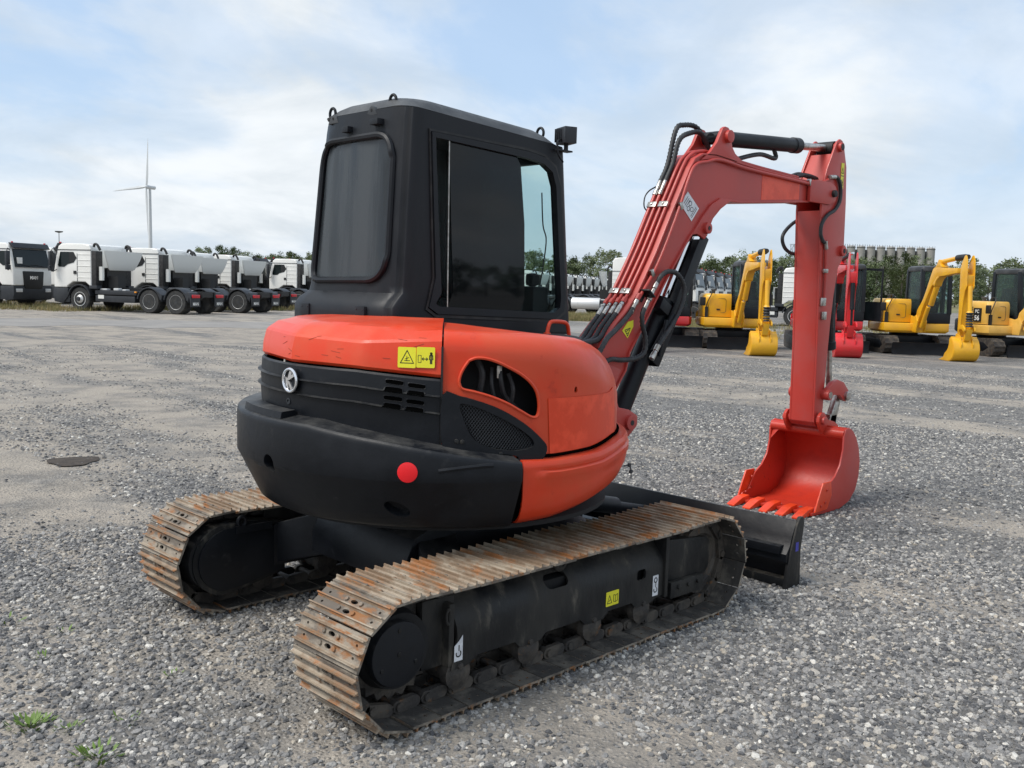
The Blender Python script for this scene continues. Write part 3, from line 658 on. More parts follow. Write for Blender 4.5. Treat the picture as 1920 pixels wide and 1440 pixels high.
# side window frame + panes
def grow(p, k):
    o = []; n = len(p); ar = sum(p[i][0]*p[(i+1) % n][1]-p[(i+1) % n][0]*p[i][1] for i in range(n)); sg = 1 if ar > 0 else -1
    for i in range(n):
        a, b, c_ = Vector(p[i-1]), Vector(p[i]), Vector(p[(i+1) % n]); d = ((b-a).normalized()+(c_-b).normalized()).normalized(); nn = Vector((d.y, -d.x))*sg; o.append(tuple(b+nn*k))
    return o
wf = MB(); wf.sheet(grow(wR, .030), [grow(wR, -.006)], lambda t, z, o: cabpt(t, z, -.014+o), .03, .05)
pb(wf, 'side_window_frame', M['cabblack'], parent=cabo, bevel=.0)
w2 = MB(); w2.sheet(grow(wR, .048), [grow(wR, .034)], lambda t, z, o: cabpt(t, z, -.007+o), .012, .05); pb(w2, 'window_seal', M['rubber'], parent=cabo)
pa = MB(); PN = [wr(844, 262), wr(968, 289), wr(978, 310), wr(985, 420), wr(985, 560), wr(978, 582), wr(840, 578)]
pa.sheet(PN, [], lambda t, z, o: cabpt(t, z, .006+o), .005, .08); pb(pa, 'sliding_pane', M['dark_glass'], parent=cabo)
pf = MB(); pf.sheet(wR, [], lambda t, z, o: cabpt(t, z, .020+o), .005, .08); pb(pf, 'side_pane', M['cab_glass'], parent=cabo)
ra = MB(); ra.tube([cabpt(*wr(842, 262), -.001), cabpt(*wr(838, 578), -.001)], .005, 6); pb(ra, 'pane_rail', M['steel'], parent=cabo)
lgp = MB(); lgp.sheet(wLf, [], lambda t, z, o: cabpt(t, z, .015+o), .005, .1); pb(lgp, 'left_window', M['cab_glass'], parent=cabo)
ldf = MB(); ldf.sheet(grow(wLf, .01), [grow(wLf, -.035)], lambda t, z, o: cabpt(t, z, -.008+o), .035, .1); pb(ldf, 'door_frame', M['cabblack'], parent=cabo)
fg = MB(); fg.sheet(wF, [], lambda t, z, o: cabpt(t, z, .015+o), .005, .1); pb(fg, 'windscreen', M['cab_glass'], parent=cabo)
# lower sill strip under the side window, corner trim line
si = MB(); si.sheet([(.16, 1.36), (1.16, 1.36), (1.14, 1.415), (.16, 1.425)], [], lambda t, z, o: cabpt(t, z, -.012+o), .02, .08); pb(si, 'door_sill', M['cabblack'], parent=cabo, bevel=.004)
# interior
it = MB(); it.bb(.30, .78, .25, .68, 1.22, 1.42); it.bb(.26, .40, .26, .67, 1.42, 1.92); it.bb(.27, .36, .35, .58, 1.92, 2.14); it.bb(.10, 1.02, .05, .78, 1.15, 1.22)
pb(it, 'operator_seat', M['rubber'], parent=cabo, bevel=.03)
cs = MB(); cs.bb(.45, .80, .06, .20, 1.22, 1.56); cs.bb(.86, .98, .05, .19, 1.22, 1.60); cs.bb(.88, .94, .08, .14, 1.60, 1.67); pb(cs, 'console', M['inner'], parent=cabo, bevel=.02)
rdl = MB(); p = aty(818, 535, .12); rdl.tube([p+Vector((0, 0, .03)), p, p-Vector((0, 0, .06))], .022, 8); pb(rdl, 'lever', M['brightred'], parent=cabo)
cbl = MB(); cbl.tube([cabpt(*wr(u, v), .07) for u, v in ((1034, 360), (1036, 420), (1042, 450), (1036, 500), (1030, 535))], .004, 6); pb(cbl, 'cable', M['rubber'], parent=cabo)
# hinge lugs, lifting eyes, plates on the rear
def eye(p, r, tilt=0, th=.010, hgt=.0, y=None):
    mb = MB(); p = Vector(p); x = Vector((0, 1, 0)); n = Vector((1, 0, 0)); ring = []
    for a in range(0, 361, 20): ring.append(p+x*(r*math.cos(R(a)))+zz*(r*1.15*math.sin(R(a))))
    mb.tube(ring, r*.30, 8); mb.box(p-zz*(r*1.5), (.012, r*1.5, r*1.6)); return mb
for u, v, X in ((624, 214, -.03), (737, 189, .0), (1013, 250, .93)):
    p = at(u, v, 0, X); pb(eye(p, .024), 'lifting_eye', M['cabblack'], parent=cabo)
for u, v in ((630, 222), (702, 206)):
    p = at(u, v, 0, -.045); lug = MB()
    lug.prism([(p.y-.045, p.z-.028), (p.y+.045, p.z-.028), (p.y+.014, p.z+.010), (p.y, p.z+.018), (p.y-.014, p.z+.010)], -.062, -.038, ax=0); pb(lug, 'roof_lug', M['roof'], parent=cabo, bevel=.004)
    lh = MB(); lh.lathe((-.0625, p.y, p.z-.004), (-1, 0, 0), [(0, .007), (.001, .007)], 10); pb(lh, 'lug_hole', M['inner'], parent=cabo)
for u, v, w_ in ((650, 243, .05), (704, 228, .062)): pg = MB(); p = at(u, v, 0, -.085); pg.bb(-.098, -.04, p.y-w_/2, p.y+w_/2, p.z-.014, p.z+.014); pb(pg, 'mounting_block', M['cabblack'], parent=cabo, bevel=.003)
for u, v in ((678, 576), (575, 568)):
    pp = MB(); p = at(u, v, 0, -.16); p.z = 1.448; pp.bb(-.172, -.12, p.y-.035, p.y+.035, p.z-.036, p.z+.036); po_ = pb(pp, 'cover_plate', M['cabblack'], parent=cabo, bevel=.002)
    for a, b in ((-1, -1), (1, -1), (1, 1), (-1, 1)): q = MB(); q.lathe((-.172, p.y+a*.026, p.z+b*.022), (-1, 0, 0), [(0, .004), (.003, .003)], 6); pb(q, 'screw', M['plastic'], parent=cabo)
# work lamp
wk = MB(); c = aty(1062, 255, -.02); wk.box(c, (.07, .105, .085), Matrix.Rotation(R(-20), 3, 'Z')); 
for i in range(7): wk.box(c+Vector((-.038, -.042+i*.014, 0)), (.012, .004, .07), Matrix.Rotation(R(-20), 3, 'Z'))
wlo = pb(wk, 'work_lamp', M['plastic'], parent=cabo, bevel=.004)
wb = MB(); wb.cyl(c-zz*.04, c-zz*.075, .012, n=10); wb.bb(c.x-.07, c.x+.04, c.y-.012, c.y+.03, c.z-.082, c.z-.074); wb.tube([c+Vector((-.04, 0, -.02)), c+Vector((-.075, -.01, -.04)), c+Vector((-.07, -.01, -.10)), c+Vector((-.03, -.01, -.14))], .005, 6)
pb(wb, 'lamp_bracket', M['cabblack'], parent=cabo)
# ================= undercarriage ==================
NS, TR = 40, .238
XL, XRt, ZC = -.70, 1.215, .258
Ls = XRt-XL; PER = 2*Ls+2*math.pi*TR; PT = PER/NS
def track_pt(s):     # s along the loop from bottom rear going forward; returns x, z, tangent angle
    s %= PER
    if s < Ls: return XL+s, ZC-TR, 0
    s -= Ls; A = math.pi*TR
    if s < A: a = s/TR; return XRt+TR*math.sin(a), ZC-TR*math.cos(a), a
    s -= A
    if s < Ls:
        sag = -.012*math.sin(math.pi*min(1, s/Ls)*1)**2*math.cos(0) if False else -.010*abs(math.sin(2*math.pi*s/Ls))
        return XRt-s, ZC+TR+sag, math.pi
    s -= Ls; a = s/TR; return XL-TR*math.sin(a), ZC+TR*math.cos(a), math.pi+a
# one shoe: x along the path, y across, +z outwards
M['innershoe'] = mat('dusty_inner_shoe', (.040, .036, .032), .8, 0, (.125, .11, .09), 8, .45, .66, .4, 40, col3=(.07, .045, .03), n3scale=14, n3=(.6, .7)); rand_offset(M['innershoe'])
def shoe_mb():
    mb = MB(); hx, hy = PT/2-.003, .194
    def oval_(cx, cy, rx, ry, n=10): return [(cx+rx*math.cos(2*math.pi*i/n), cy+ry*math.sin(2*math.pi*i/n)) for i in range(n)]
    hl = [oval_(-.022, 0, .0085, .020), oval_(.022, 0, .0085, .020)]+[oval_(x, y, .0055, .007, 6) for x in (-.022, .022) for y in (-.150, .150)]
    mb.sheet([(-hx, -hy), (hx, -hy), (hx, hy), (-hx, hy)], hl, lambda a, b, o: Vector((a, b, -o)), .009, .5)
    for gx, w in ((-.0446, .007), (0, .007), (.0446, .007)):
        k = len(mb.v); h = .0155; mb.mi = 2
        p = [(gx-w/2-.0035, 0), (gx+w/2+.0035, 0), (gx+w/2-.001, .006), (gx+w/2-.001, h), (gx-w/2+.001, h), (gx-w/2+.001, .006)]
        mb.prism([(a, b) for a, b in p], -hy, hy)
    mb.mi = 0
    mb.mi = 1; mb.sheet([(-hx+.001, -hy+.001), (hx-.001, -hy+.001), (hx-.001, hy-.001), (-hx+.001, hy-.001)], [[(x*1.0, y) for x, y in h] for h in hl], lambda a, b, o: Vector((a, b, -.0093-o)), .0015, .5); mb.mi = 0
    for x in (-.022, .022):
        for y in (-.043, .043): mb.lathe((x, y, 0), (0, 0, 1), [(0, .0095), (.007, .0085), (.008, .006)], 8)
    return mb
shoe_proto = None
def make_track(side):
    global shoe_proto
    yc = side*.78
    ch = MB()
    for i in range(NS):
        x, z, a = track_pt((i+.5)*PT); rot = Matrix.Rotation(-a, 3, 'Y'); c = Vector((x, yc, z))
        inn = rot @ Vector((0, 0, 1))
        for sy in (-1, 1):
            o = 12; pr = []
            for k in range(o):
                t = 2*math.pi*k/o; cx = .034 if math.cos(t) > 0 else -.034; pr.append((cx+.031*math.cos(t), .036+.026*math.sin(t)))
            vs = [c+rot @ Vector((px, sy*(.052 if j == 0 else .076)*1.0, pz)) for j in (0, 1) for px, pz in pr]
            ch.add(vs, [tuple(range(o)), tuple(range(o, 2*o))]+[(k, (k+1) % o, o+(k+1) % o, o+k) for k in range(o)])
        for dx_ in (-.034, .034)[:1]: ch.cyl(c+rot @ Vector((dx_, -.085, .036)), c+rot @ Vector((dx_, .085, .036)), .017, n=10)
    cho = pb(ch, 'track_chain', M['chain'], smooth=40); cho.location.x += .072 if side > 0 else -.045
    for i in range(NS):
        x, z, a = track_pt((i+.5)*PT)
        if shoe_proto is None:
            o = shoe_mb().build('track_shoe', [M['shoe'], M['innershoe'], M['grouser']], None, smooth=30); shoe_proto = o
        else: o = shoe_proto.copy(); COL.objects.link(o)
        o.parent = cho; o.matrix_parent_inverse = Matrix(); o.location = (x, yc, z); o.rotation_euler = (0, math.pi-a, 0)
        j = (random.random()-.5)*.01; o.location.y += j; o.rotation_euler.y += (random.random()-.5)*.018
        if 0 < (i+.5)*PT % PER < Ls: pass
    # frame
    s_ = side; yo = lambda q: yc+s_*q       # q>0 is outwards
    prof = [(.105, .14), (.105, .33), (.02, .435), (-.10, .455)]   # (q, z) cross-section arc
    Lc = [0, .19, .19+math.hypot(.085, .105), .19+math.hypot(.085, .105)+.12]
    def fm(a, s, off):
        s = max(0, min(s, Lc[-1])); i = 0 if s < Lc[1] else (1 if s < Lc[2] else 2)
        # soft fold at the bends
        def P(s):
            s = max(-.05, min(s, Lc[-1])); i = 0 if s < Lc[1] else (1 if s < Lc[2] else 2); q = (s-Lc[i])/(Lc[i+1]-Lc[i]); p0, p1 = prof[i], prof[i+1]
            return Vector((p0[0]+(p1[0]-p0[0])*q, p0[1]+(p1[1]-p0[1])*q))
        p = (P(s-.012)+P(s)+P(s+.012))/3 if s > .03 else P(s); 
        d = (P(s+.01)-P(s-.01)).normalized(); n = Vector((-d.y, d.x))*off
        return Vector((a, yo(p.x+n.x*1), p.y+n.y))
    ol = [(-.49, 0), (-.47, -.018), (-.42, -.018), (-.395, .008), (-.36, .030), (-.15, .030), (-.12, .002), (-.09, -.012), (-.03, -.012), (0, .004), (.03, .028), (.25, .030), (.28, .004), (.31, -.010), (.37, -.010), (.40, .004), (.44, .030), (.60, .030), (.63, .004), (.66, -.010), (.72, -.010), (.75, .004), (.79, .02), (.86, .02), (.86, .19), (.83, Lc[2]), (.80, Lc[3]-.001), (-.50, Lc[3]-.001), (-.53, Lc[2]), (-.47, .21), (-.46, .12)]
    h1 = rrect(.045, .185, .205, .275, .03, 3); h2 = rrect(.635, .70, .125, .175, .014, 2)
    fr = MB(); fr.sheet(ol, [h1, h2], fm, .012, .06)
    fr.bb(-.44, .80, yo(-.10)-.006, yo(-.10)+.006, .16, .455)
    fro = pb(fr, 'track_frame', M['frame'], smooth=40)
    inn = MB(); inn.bb(-.40, .80, min(yo(.06), yo(-.09)), max(yo(.06), yo(-.09)), .17, .37); pb(inn, 'frame_core', M['inner'], parent=fro)
    yk = MB(); y0, y1 = sorted((yo(.075), yo(-.075)))
    yk.prism([(.84, .19), (1.235, .185), (1.265, .22), (1.265, .345), (1.235, .375), (.84, .415)], y0, y1)
    pb(yk, 'idler_yoke', M['frame'], parent=fro, bevel=.012)
    yg = MB(); ya, yb_ = sorted((yo(.108), yo(.078))); yg.prism([(.90, .125), (1.14, .125), (1.17, .15), (1.17, .20), (.90, .205)], ya, yb_)
    for bx in (.96, 1.04, 1.12): yg.cyl((bx, yo(.10), .175), (bx, yo(.118), .175), .012, n=8)
    pb(yg, 'yoke_guard', M['frame'], parent=fro, bevel=.004)
    pl_ = MB(); pl_.bb(.835, .86, *sorted((yo(.118), yo(-.09))), .15, .44); pb(pl_, 'end_plate', M['frame'], parent=fro, bevel=.004)
    idl = MB(); idl.lathe((1.215, yo(-.055), ZC), (0, s_, 0), [(0, .10), (.0, .175), (.03, .18), (.03, .195), (.08, .195), (.08, .18), (.11, .175), (.112, .13), (.10, .12), (.10, .05)], 36)
    pb(idl, 'idler_wheel', M['chain'], parent=fro)
    # drive: sprocket, housing, flat cover
    sp = MB(); n = 21; po = []
    for i in range(n*2): r = .196 if i % 2 else .172; t = 2*math.pi*i/(n*2); po.append((XL+r*math.cos(t), ZC+r*math.sin(t)))
    sp.prism(po, yo(-.02), yo(.02)); pb(sp, 'sprocket', M['chain'], parent=fro)
    hs = MB(); hs.lathe((XL-.02, yo(-.17), ZC+.01), (0, s_, 0), [(0, .15), (.10, .155), (.16, .16), (.20, .15), (.245, .14)], 32); pb(hs, 'drive_motor', M['inner'], parent=fro)
    cv = MB(); cv.lathe((-.745, yo(.072), .272), (0, s_, 0), [(0, .121), (.030, .121), (.038, .118), (.040, .111)], 40)
    cvo = pb(cv, 'hub_cover', M['black'], parent=fro)
    for a in (90, 210, 330, None):
        cb2 = MB(); r = .088 if a is not None else 0; cb2.lathe((-.745+r*math.cos(R(a or 0)), yo(.112), .272+r*math.sin(R(a or 0))), (0, s_, 0), [(0, .009), (.003, .008), (.0035, .005)], 10); pb(cb2, 'cover_bolt', M['frame'], parent=fro)
    # rear gusset of the frame towards the sprocket
    gs = MB(); gs.bb(-.60, -.44, *sorted((yo(.06), yo(.02))), .15, .42); gs.bb(-.50, -.47, *sorted((yo(.10), yo(-.12))), .15, .40); pb(gs, 'frame_gusset', M['frame'], parent=fro, bevel=.01)
    eye_ = MB(); ring = [Vector((-.500+.010*math.cos(R(a)), yo(.095), .35+.028*math.sin(R(a)))) for a in range(0, 361, 24)]; eye_.tube(ring, .006, 8); pb(eye_, 'tie_down_eye', M['frame'], parent=fro)
    for rx in (-.445, -.06, .34, .69):
        ro = MB(); ro.lathe((rx, yo(-.11), .115), (0, s_, 0), [(0, .03), (.01, .062), (.05, .062), (.055, .045), (.165, .045), (.17, .062), (.205, .062), (.212, .035), (.218, .02)], 24); pb(ro, 'roller', M['chain'], parent=fro)
        bo_ = MB(); bo_.lathe((rx, yo(.105), .150), (0, s_, 0), [(0, .014), (.008, .012), (.009, .006)], 8); pb(bo_, 'roller_bolt', M['chain'], parent=fro)
    tp = MB(); tp.lathe((.11, yo(-.06), .455), (0, s_, 0), [(0, .03), (.13, .034), (.135, .042), (.165, .042), (.172, .034), (.174, .022), (.168, .02)], 20); pb(tp, 'carrier_roller', M['frame'], parent=fro)
    # inner side: motor guard plate shaped like a drop
    dg = MB(); yi = yo(-.18); po = [(XL+.02+.175*math.cos(R(a)), .262+.172*math.sin(R(a))) for a in range(95, 266, 9)]+[(-.60, .105), (-.365, .155), (-.365, .405), (-.55, .432)]
    dg.prism(po, yi, yi+s_*.09); pb(dg, 'motor_guard', M['frame'], parent=fro, bevel=.012)
    di = MB(); yj = yo(-.192); k = [(-.60+(a+.60)*.9, .262+(b-.262)*.88) for a, b in po]; di.prism(k, yj, yi+s_*.01); pb(di, 'guard_plate', M['black'], parent=fro, bevel=.003)
    if side > 0: fro.location.x += .066
    return fro
FN = make_track(-1); FF = make_track(1)
# lifting symbols and warning label on the near frame
def face(u, v): p = aty(u, v, -.888); return p
nY = Vector((0, -1, 0)); xX = Vector((1, 0, 0))
for (u, v, kind) in ((860, 1216, 0), (1247, 1092, 1)):
    p = face(u, v); p.z = max(.205, min(p.z, .245)); p.y = -.8855; p.x = min(p.x, .775)
    st = sticker('lifting_label', p, xX, zz, nY, .042, .098, M['white_sticker'], FN, pts=[(-.021, -.049), (.021, -.049), (.021, .049), (.004 if kind == 0 else -.021, .030 if kind == 0 else .049), (-.021, .012 if kind == 0 else .049)][: (5 if kind == 0 else 5)] if kind == 0 else None)
    strokes('hook_symbol', circ(0, -.020, .012, 10, 160, 400)+[((.002, -.008), (.002, .012))]+(circ(.0, .026, .011, 12) if kind else []), p, xX, zz, nY, .005, M['ink'], st)
p = face(1149, 1108); p.z = .225; p.y = -.8855; st = sticker('warning_label', p, xX, zz, nY, .088, .066, M['yellow_sticker'], FN)
strokes('warning_symbol', loop([(-.036, -.020), (-.004, -.020), (-.020, .016)])+[((-.026, -.012), (-.014, -.004))]+loop([(.008, -.016), (.022, -.020), (.036, -.016), (.036, .014), (.022, .010), (.008, .014)])+[((.022, -.020), (.022, .010))], p, xX, zz, nY, .0028, M['ink'], st)

xf = MB()
xf.prism([(-.30, .30), (.70, .30), (.85, .36), (.85, .47), (.70, .54), (-.10, .56), (-.25, .50), (-.30, .40)], -.36, .36)
for s_ in (-1, 1):
    xf.loft([[Vector((-.36, s_*.60, .20)), Vector((-.36, s_*.60, .40)), Vector((-.18, s_*.60, .42)), Vector((-.18, s_*.60, .20))], [Vector((-.15, s_*.20, .32)), Vector((-.15, s_*.20, .54)), Vector((.10, s_*.20, .54)), Vector((.10, s_*.20, .32))]])
    xf.loft([[Vector((.62, s_*.62, .18)), Vector((.62, s_*.62, .40)), Vector((.82, s_*.62, .40)), Vector((.82, s_*.62, .18))], [Vector((.40, s_*.20, .32)), Vector((.40, s_*.20, .54)), Vector((.70, s_*.20, .54)), Vector((.70, s_*.20, .32))]])
    xf.bb(-.37, .80, min(s_*.585, s_*.60), max(s_*.585, s_*.60), .19, .40)
xf.lathe((XC, 0, .53), (0, 0, 1), [(0, .44), (.035, .45), (.04, .41), (.075, .41)], 40)
pb(xf, 'car_body', M['black'], bevel=.012)
ey = MB(); p = aty(453, 978, .58); ring = [p+Vector((.020*math.cos(R(a)), 0, .024*math.sin(R(a)))) for a in range(0, 361, 24)]; ey.tube(ring, .009, 8); ey.bb(p.x-.03, p.x+.16, .57, .59, p.z-.055, p.z-.02); pb(ey, 'tie_down_eye', M['black'])
# dozer blade
bl_ = MB(); pf_ = []
for k in range(9): t = k/8; pf_.append((1.885+.055*(1-math.cos(math.pi*(t-.5)*1.1))*1.0, .02+.345*t))
back = [(x-.016-(.03 if .12 < z < .22 else 0), z) for x, z in pf_]
bl_.prism(pf_+back[::-1], -.965, .965)
pb(bl_.bb(1.82, 1.875, -.93, .93, .19, .235), 'dozer_blade', M['black'], bevel=.003)
be = MB()
for s_ in (-1, 1): be.prism([(1.83, .005), (1.985, .0), (1.975, .20), (2.0, .35), (1.985, .385), (1.955, .385), (1.925, .35), (1.87, .20)], s_*.965-.011, s_*.965+.011)
be.bb(1.86, 1.95, -.96, .96, .004, .05)
pb(be, 'blade_end_plate', M['frame'], bevel=.004)
ba = MB()
for s_ in (-1, 1): ba.loft([[Vector((.72, s_*.30, .24)), Vector((.72, s_*.40, .24)), Vector((.72, s_*.40, .36)), Vector((.72, s_*.30, .36))], [Vector((1.87, s_*.42, .10)), Vector((1.87, s_*.56, .10)), Vector((1.87, s_*.56, .24)), Vector((1.87, s_*.42, .24))]])
ba.bb(1.40, 1.46, -.40, .40, .16, .26); pb(ba, 'blade_arm', M['black'], bevel=.01)
bc = MB(); bc.cyl((.95, 0, .46), (1.55, 0, .33), .05, n=16); bc.cyl((1.5, 0, .34), (1.86, 0, .26), .028, n=12); pb(bc, 'blade_cylinder', M['black'])
sl = MB(); p = Vector((1.995, -.977, .24)); plate(sl, [(-.016, -.0), (.016, .0), (.014, .05), (-.014, .05)], Vector((1.93, -.9765, .20)), xX, zz, nY, 0, .001); pb(sl, 'small_blue_label', M['blueink'])

# ================= swing bracket, boom, arm ==================
sb = MB()
sb.prism([(1.02, .70), (1.30, .66), (1.60, .74), (1.68, .80), (1.68, .86), (1.60, .90), (1.50, .92), (1.44, 1.05), (1.36, 1.08), (1.25, 1.04), (1.05, 1.12)], -.045, .0)
sb.prism([(1.02, .70), (1.30, .66), (1.60, .74), (1.68, .80), (1.68, .86), (1.60, .90), (1.50, .92), (1.44, 1.05), (1.36, 1.08), (1.25, 1.04), (1.05, 1.12)], .20, .245)
sb.bb(1.0, 1.30, -.03, .23, .70, 1.0); sb.cyl((1.06, .1, .60), (1.06, .1, 1.12), .10, n=24)
sb.bb(.92, 1.08, -.06, .26, .64, .72); sb.bb(.92, 1.08, -.06, .26, 1.02, 1.10)
sbo = pb(sb, 'swing_bracket', M['red'], bevel=.012)
pn = MB()
def pin(mb, x, z, y0, y1, r, n=24):
    mb.lathe((x, y0, z), (0, 1, 0), [(-.012, r*.72), (-.010, r*.98), (0, r), (y1-y0, r), (y1-y0+.010, r*.98), (y1-y0+.012, r*.72)], n)
pin(pn, 1.60, .825, -.055, .25, .045); pin(pn, 1.38, .98, -.055, .25, .05); pb(pn, 'bracket_pin', M['red'], parent=sbo)
pd = MB(); pd.lathe((1.60, -.069, .825), (0, 1, 0), [(0, .016), (.004, .016)], 12); pb(pd, 'pin_bore', M['ink'], parent=sbo)
BO = [(1.31, .93), (1.32, 1.10), (1.363, 1.256), (1.50, 1.385), (1.60, 1.47), (1.694, 1.575), (1.85, 1.81), (2.001, 2.073), (2.10, 2.24), (2.16, 2.34), (2.208, 2.402), (2.29, 2.44), (2.425, 2.449), (2.914, 2.418), (3.50, 2.400), (3.633, 2.395), (3.633, 2.272), (3.2, 2.235), (2.727, 2.195), (2.58, 2.195), (2.509, 2.188), (2.399, 2.142), (2.323, 2.063), (2.183, 1.939), (2.016, 1.74), (1.86, 1.54), (1.73, 1.36), (1.63, 1.235), (1.60, 1.13), (1.495, 1.00), (1.46, .93), (1.40, .895), (1.34, .895)]
BY0, BY1 = .012, .188
bm_ = MB(); bm_.prism(BO, BY0, BY1); boom = pb(bm_, 'boom', M['red'], smooth=20)
topi = BO[2:16]; boti = BO[16:30]
bf = MB(); bf.strip(topi, .014, BY0-.014, BY1+.014); boo = pb(bf, 'boom_top_plate', M['red'], parent=boom, bevel=.004, smooth=30)
bf = MB(); bf.strip(boti, .013, BY0-.013, BY1+.013); pb(bf, 'boom_bottom_plate', M['red'], parent=boom, bevel=.003, smooth=30)
lg = MB(); LP = [(2.62, 2.19), (2.50, 2.125), (2.42, 2.06), (2.385, 2.0), (2.365, 1.95), (2.335, 1.925), (2.29, 1.945), (2.25, 1.955), (2.20, 1.945), (2.30, 2.06), (2.40, 2.15), (2.50, 2.195)]
lg.prism(LP, -.004, .020); lg.prism(LP, .18, .204); pb(lg, 'cylinder_lug', M['red'], parent=boom, bevel=.004)
ul = MB(); UP = [(2.26, 2.41), (2.36, 2.47), (2.43, 2.54), (2.465, 2.60), (2.485, 2.632), (2.51, 2.645), (2.545, 2.642), (2.575, 2.622), (2.585, 2.58), (2.60, 2.53), (2.64, 2.49), (2.74, 2.448), (2.6, 2.43), (2.4, 2.43)]
ul.prism(UP, -.002, .022); ul.prism(UP, .178, .202); pb(ul, 'cylinder_lug', M['red'], parent=boom, bevel=.004)
bp_ = MB(); pin(bp_, 2.345, 1.995, -.018, .218, .036); pin(bp_, 2.54, 2.585, -.018, .218, .040); pb(bp_, 'boom_pin', M['red'], parent=boom)
bd = MB(); bd.lathe((2.345, -.032, 1.995), (0, 1, 0), [(0, .014), (.004, .014)], 12); pb(bd, 'pin_bore', M['ink'], parent=boom)
tc_ = MB(); TC = [(3.60, 2.41), (3.70, 2.425), (3.90, 2.425), (3.975, 2.40), (4.01, 2.35), (3.985, 2.29), (3.90, 2.262), (3.60, 2.262)]
tc_.prism(TC, -.022, .004); tc_.prism(TC, .196, .222); pb(tc_, 'boom_tip_fork', M['red'], parent=boom, bevel=.006)
tp_ = MB(); pin(tp_, 3.94, 2.345, -.034, .234, .026); pb(tp_, 'boom_tip_pin', M['rubber'], parent=boom)
pr_ = MB(); plate(pr_, [(3.0, 2.225), (3.50, 2.268), (3.50, 2.378), (3.0, 2.395)], Vector((0, BY0, 0)), xX, zz, nY, .0, .0012); pb(pr_, 'paint_patch', M['patch'], parent=boom)
# gusset on the lower boom side
gu = MB(); plate(gu, [(1.42, 1.18), (1.56, 1.13), (1.50, 1.02), (1.40, .92), (1.32, .93), (1.33, 1.12)], Vector((0, BY0, 0)), xX, zz, nY, 0, .012); pb(gu, 'boom_gusset', M['red'], parent=boom, bevel=.004)
# cylinders
cy = MB(); A0 = Vector((1.64, .1, .79)); A1 = Vector((2.345, .1, 1.995)); d = (A1-A0).normalized()
cy.lathe(A0, d, [(-.04, .035), (-.02, .055), (.0, .060), (.78, .060), (.80, .068), (.86, .068), (.87, .05)], 28); cyo = pb(cy, 'boom_cylinder', M['black'], parent=boom)
cr = MB(); cr.cyl(A0+d*.80, A1-d*.02, .032, n=20); cr.lathe(A1-Vector((0, .06, 0)), (0, 1, 0), [(0, .05), (.12, .05)], 20); pb(cr, 'boom_cylinder_rod', M['chrome'], parent=boom)
nrm_ = Vector((d.z, 0, -d.x))
gd = MB(); b0 = A1+d*(.00); k = .95
for (o0, o1, ya, yb2) in ((.075, .083, .015, .185), (.0, .083, .008, .016), (.0, .083, .184, .192)):
    vs = [b0-d*kk+nrm_*o+Vector((0, y-.1, 0)) for kk in (.03, k) for o in (o0, o1) for y in (ya, yb2)]
    gd.add(vs, [(0, 1, 3, 2), (4, 6, 7, 5), (0, 4, 5, 1), (2, 3, 7, 6), (0, 2, 6, 4), (1, 5, 7, 3)])
pb(gd, 'rod_guard', M['black'], parent=boom, bevel=.003)
vb = MB(); c = aty(1240, 575, .02); vb.box(c, (.07, .07, .10), Matrix.Rotation(R(-60), 3, 'Y')); vb.cyl(aty(1262, 590, .0), aty(1225, 660, .0), .022, n=12); vb.cyl(aty(1250, 600, -.01), aty(1236, 668, -.01), .013, n=10); pb(vb, 'hose_burst_valve', M['black'], parent=boom, bevel=.01)
ac = MB(); B0 = Vector((2.54, .1, 2.585)); B1 = Vector((4.03, .1, 2.695)); d2 = (B1-B0).normalized()
ac.lathe(B0, d2, [(-.04, .03), (.05, .045), (.07, .050), (.98, .050), (.985, .056), (1.06, .056), (1.075, .04)], 28); ac.lathe(B0-Vector((0, .07, 0)), (0, 1, 0), [(0, .042), (.14, .042)], 16); pb(ac, 'arm_cylinder', M['black'])
ar_ = MB(); ar_.cyl(B0+d2*1.0, B1, .027, n=20); pb(ar_, 'arm_cylinder_rod', M['steel'])
ae = MB(); ae.lathe(B1-Vector((0, .065, 0)), (0, 1, 0), [(0, .048), (.13, .048)], 20); pb(ae, 'rod_eye', M['rubber'])
# arm
AO = [(3.885, .64), (3.87, 1.2), (3.83, 1.9), (3.808, 2.22), (3.815, 2.40), (3.86, 2.52), (3.955, 2.68), (3.985, 2.73), (4.03, 2.755), (4.07, 2.745), (4.10, 2.70), (4.155, 2.56), (4.18, 2.30), (4.19, 2.0), (4.20, 1.93), (4.17, 1.86), (4.12, 1.81), (4.075, 1.60), (4.05, 1.40), (4.02, .95), (4.01, .66), (3.975, .61), (3.92, .605)]
am = MB(); low_ = [p for p in AO if p[1] < 2.2 or p[0] > 4.16]; 
amb = MB(); amb.prism([(3.885, .64), (3.87, 1.2), (3.83, 1.9), (3.81, 2.215), (4.17, 2.215), (4.165, 2.0), (4.09, 1.80), (4.05, 1.55), (4.01, .95), (4.0, .66), (3.97, .61), (3.92, .605)], .012, .188)
arm = pb(amb, 'arm', M['red'], bevel=.004)
for y0, y1 in ((-.004, .0115), (.1885, .204)):
    s2 = MB(); s2.prism(AO, y0, y1); pb(s2, 'arm_side_plate', M['red'], parent=arm, bevel=.003)
tb = MB(); tb.strip([(3.83, 2.42), (3.875, 2.51), (3.955, 2.64)], -.012, .012, .188); tb.strip([(4.17, 2.2), (4.15, 2.52), (4.10, 2.66)], .012, .012, .188); pb(tb, 'arm_web', M['red'], parent=arm)
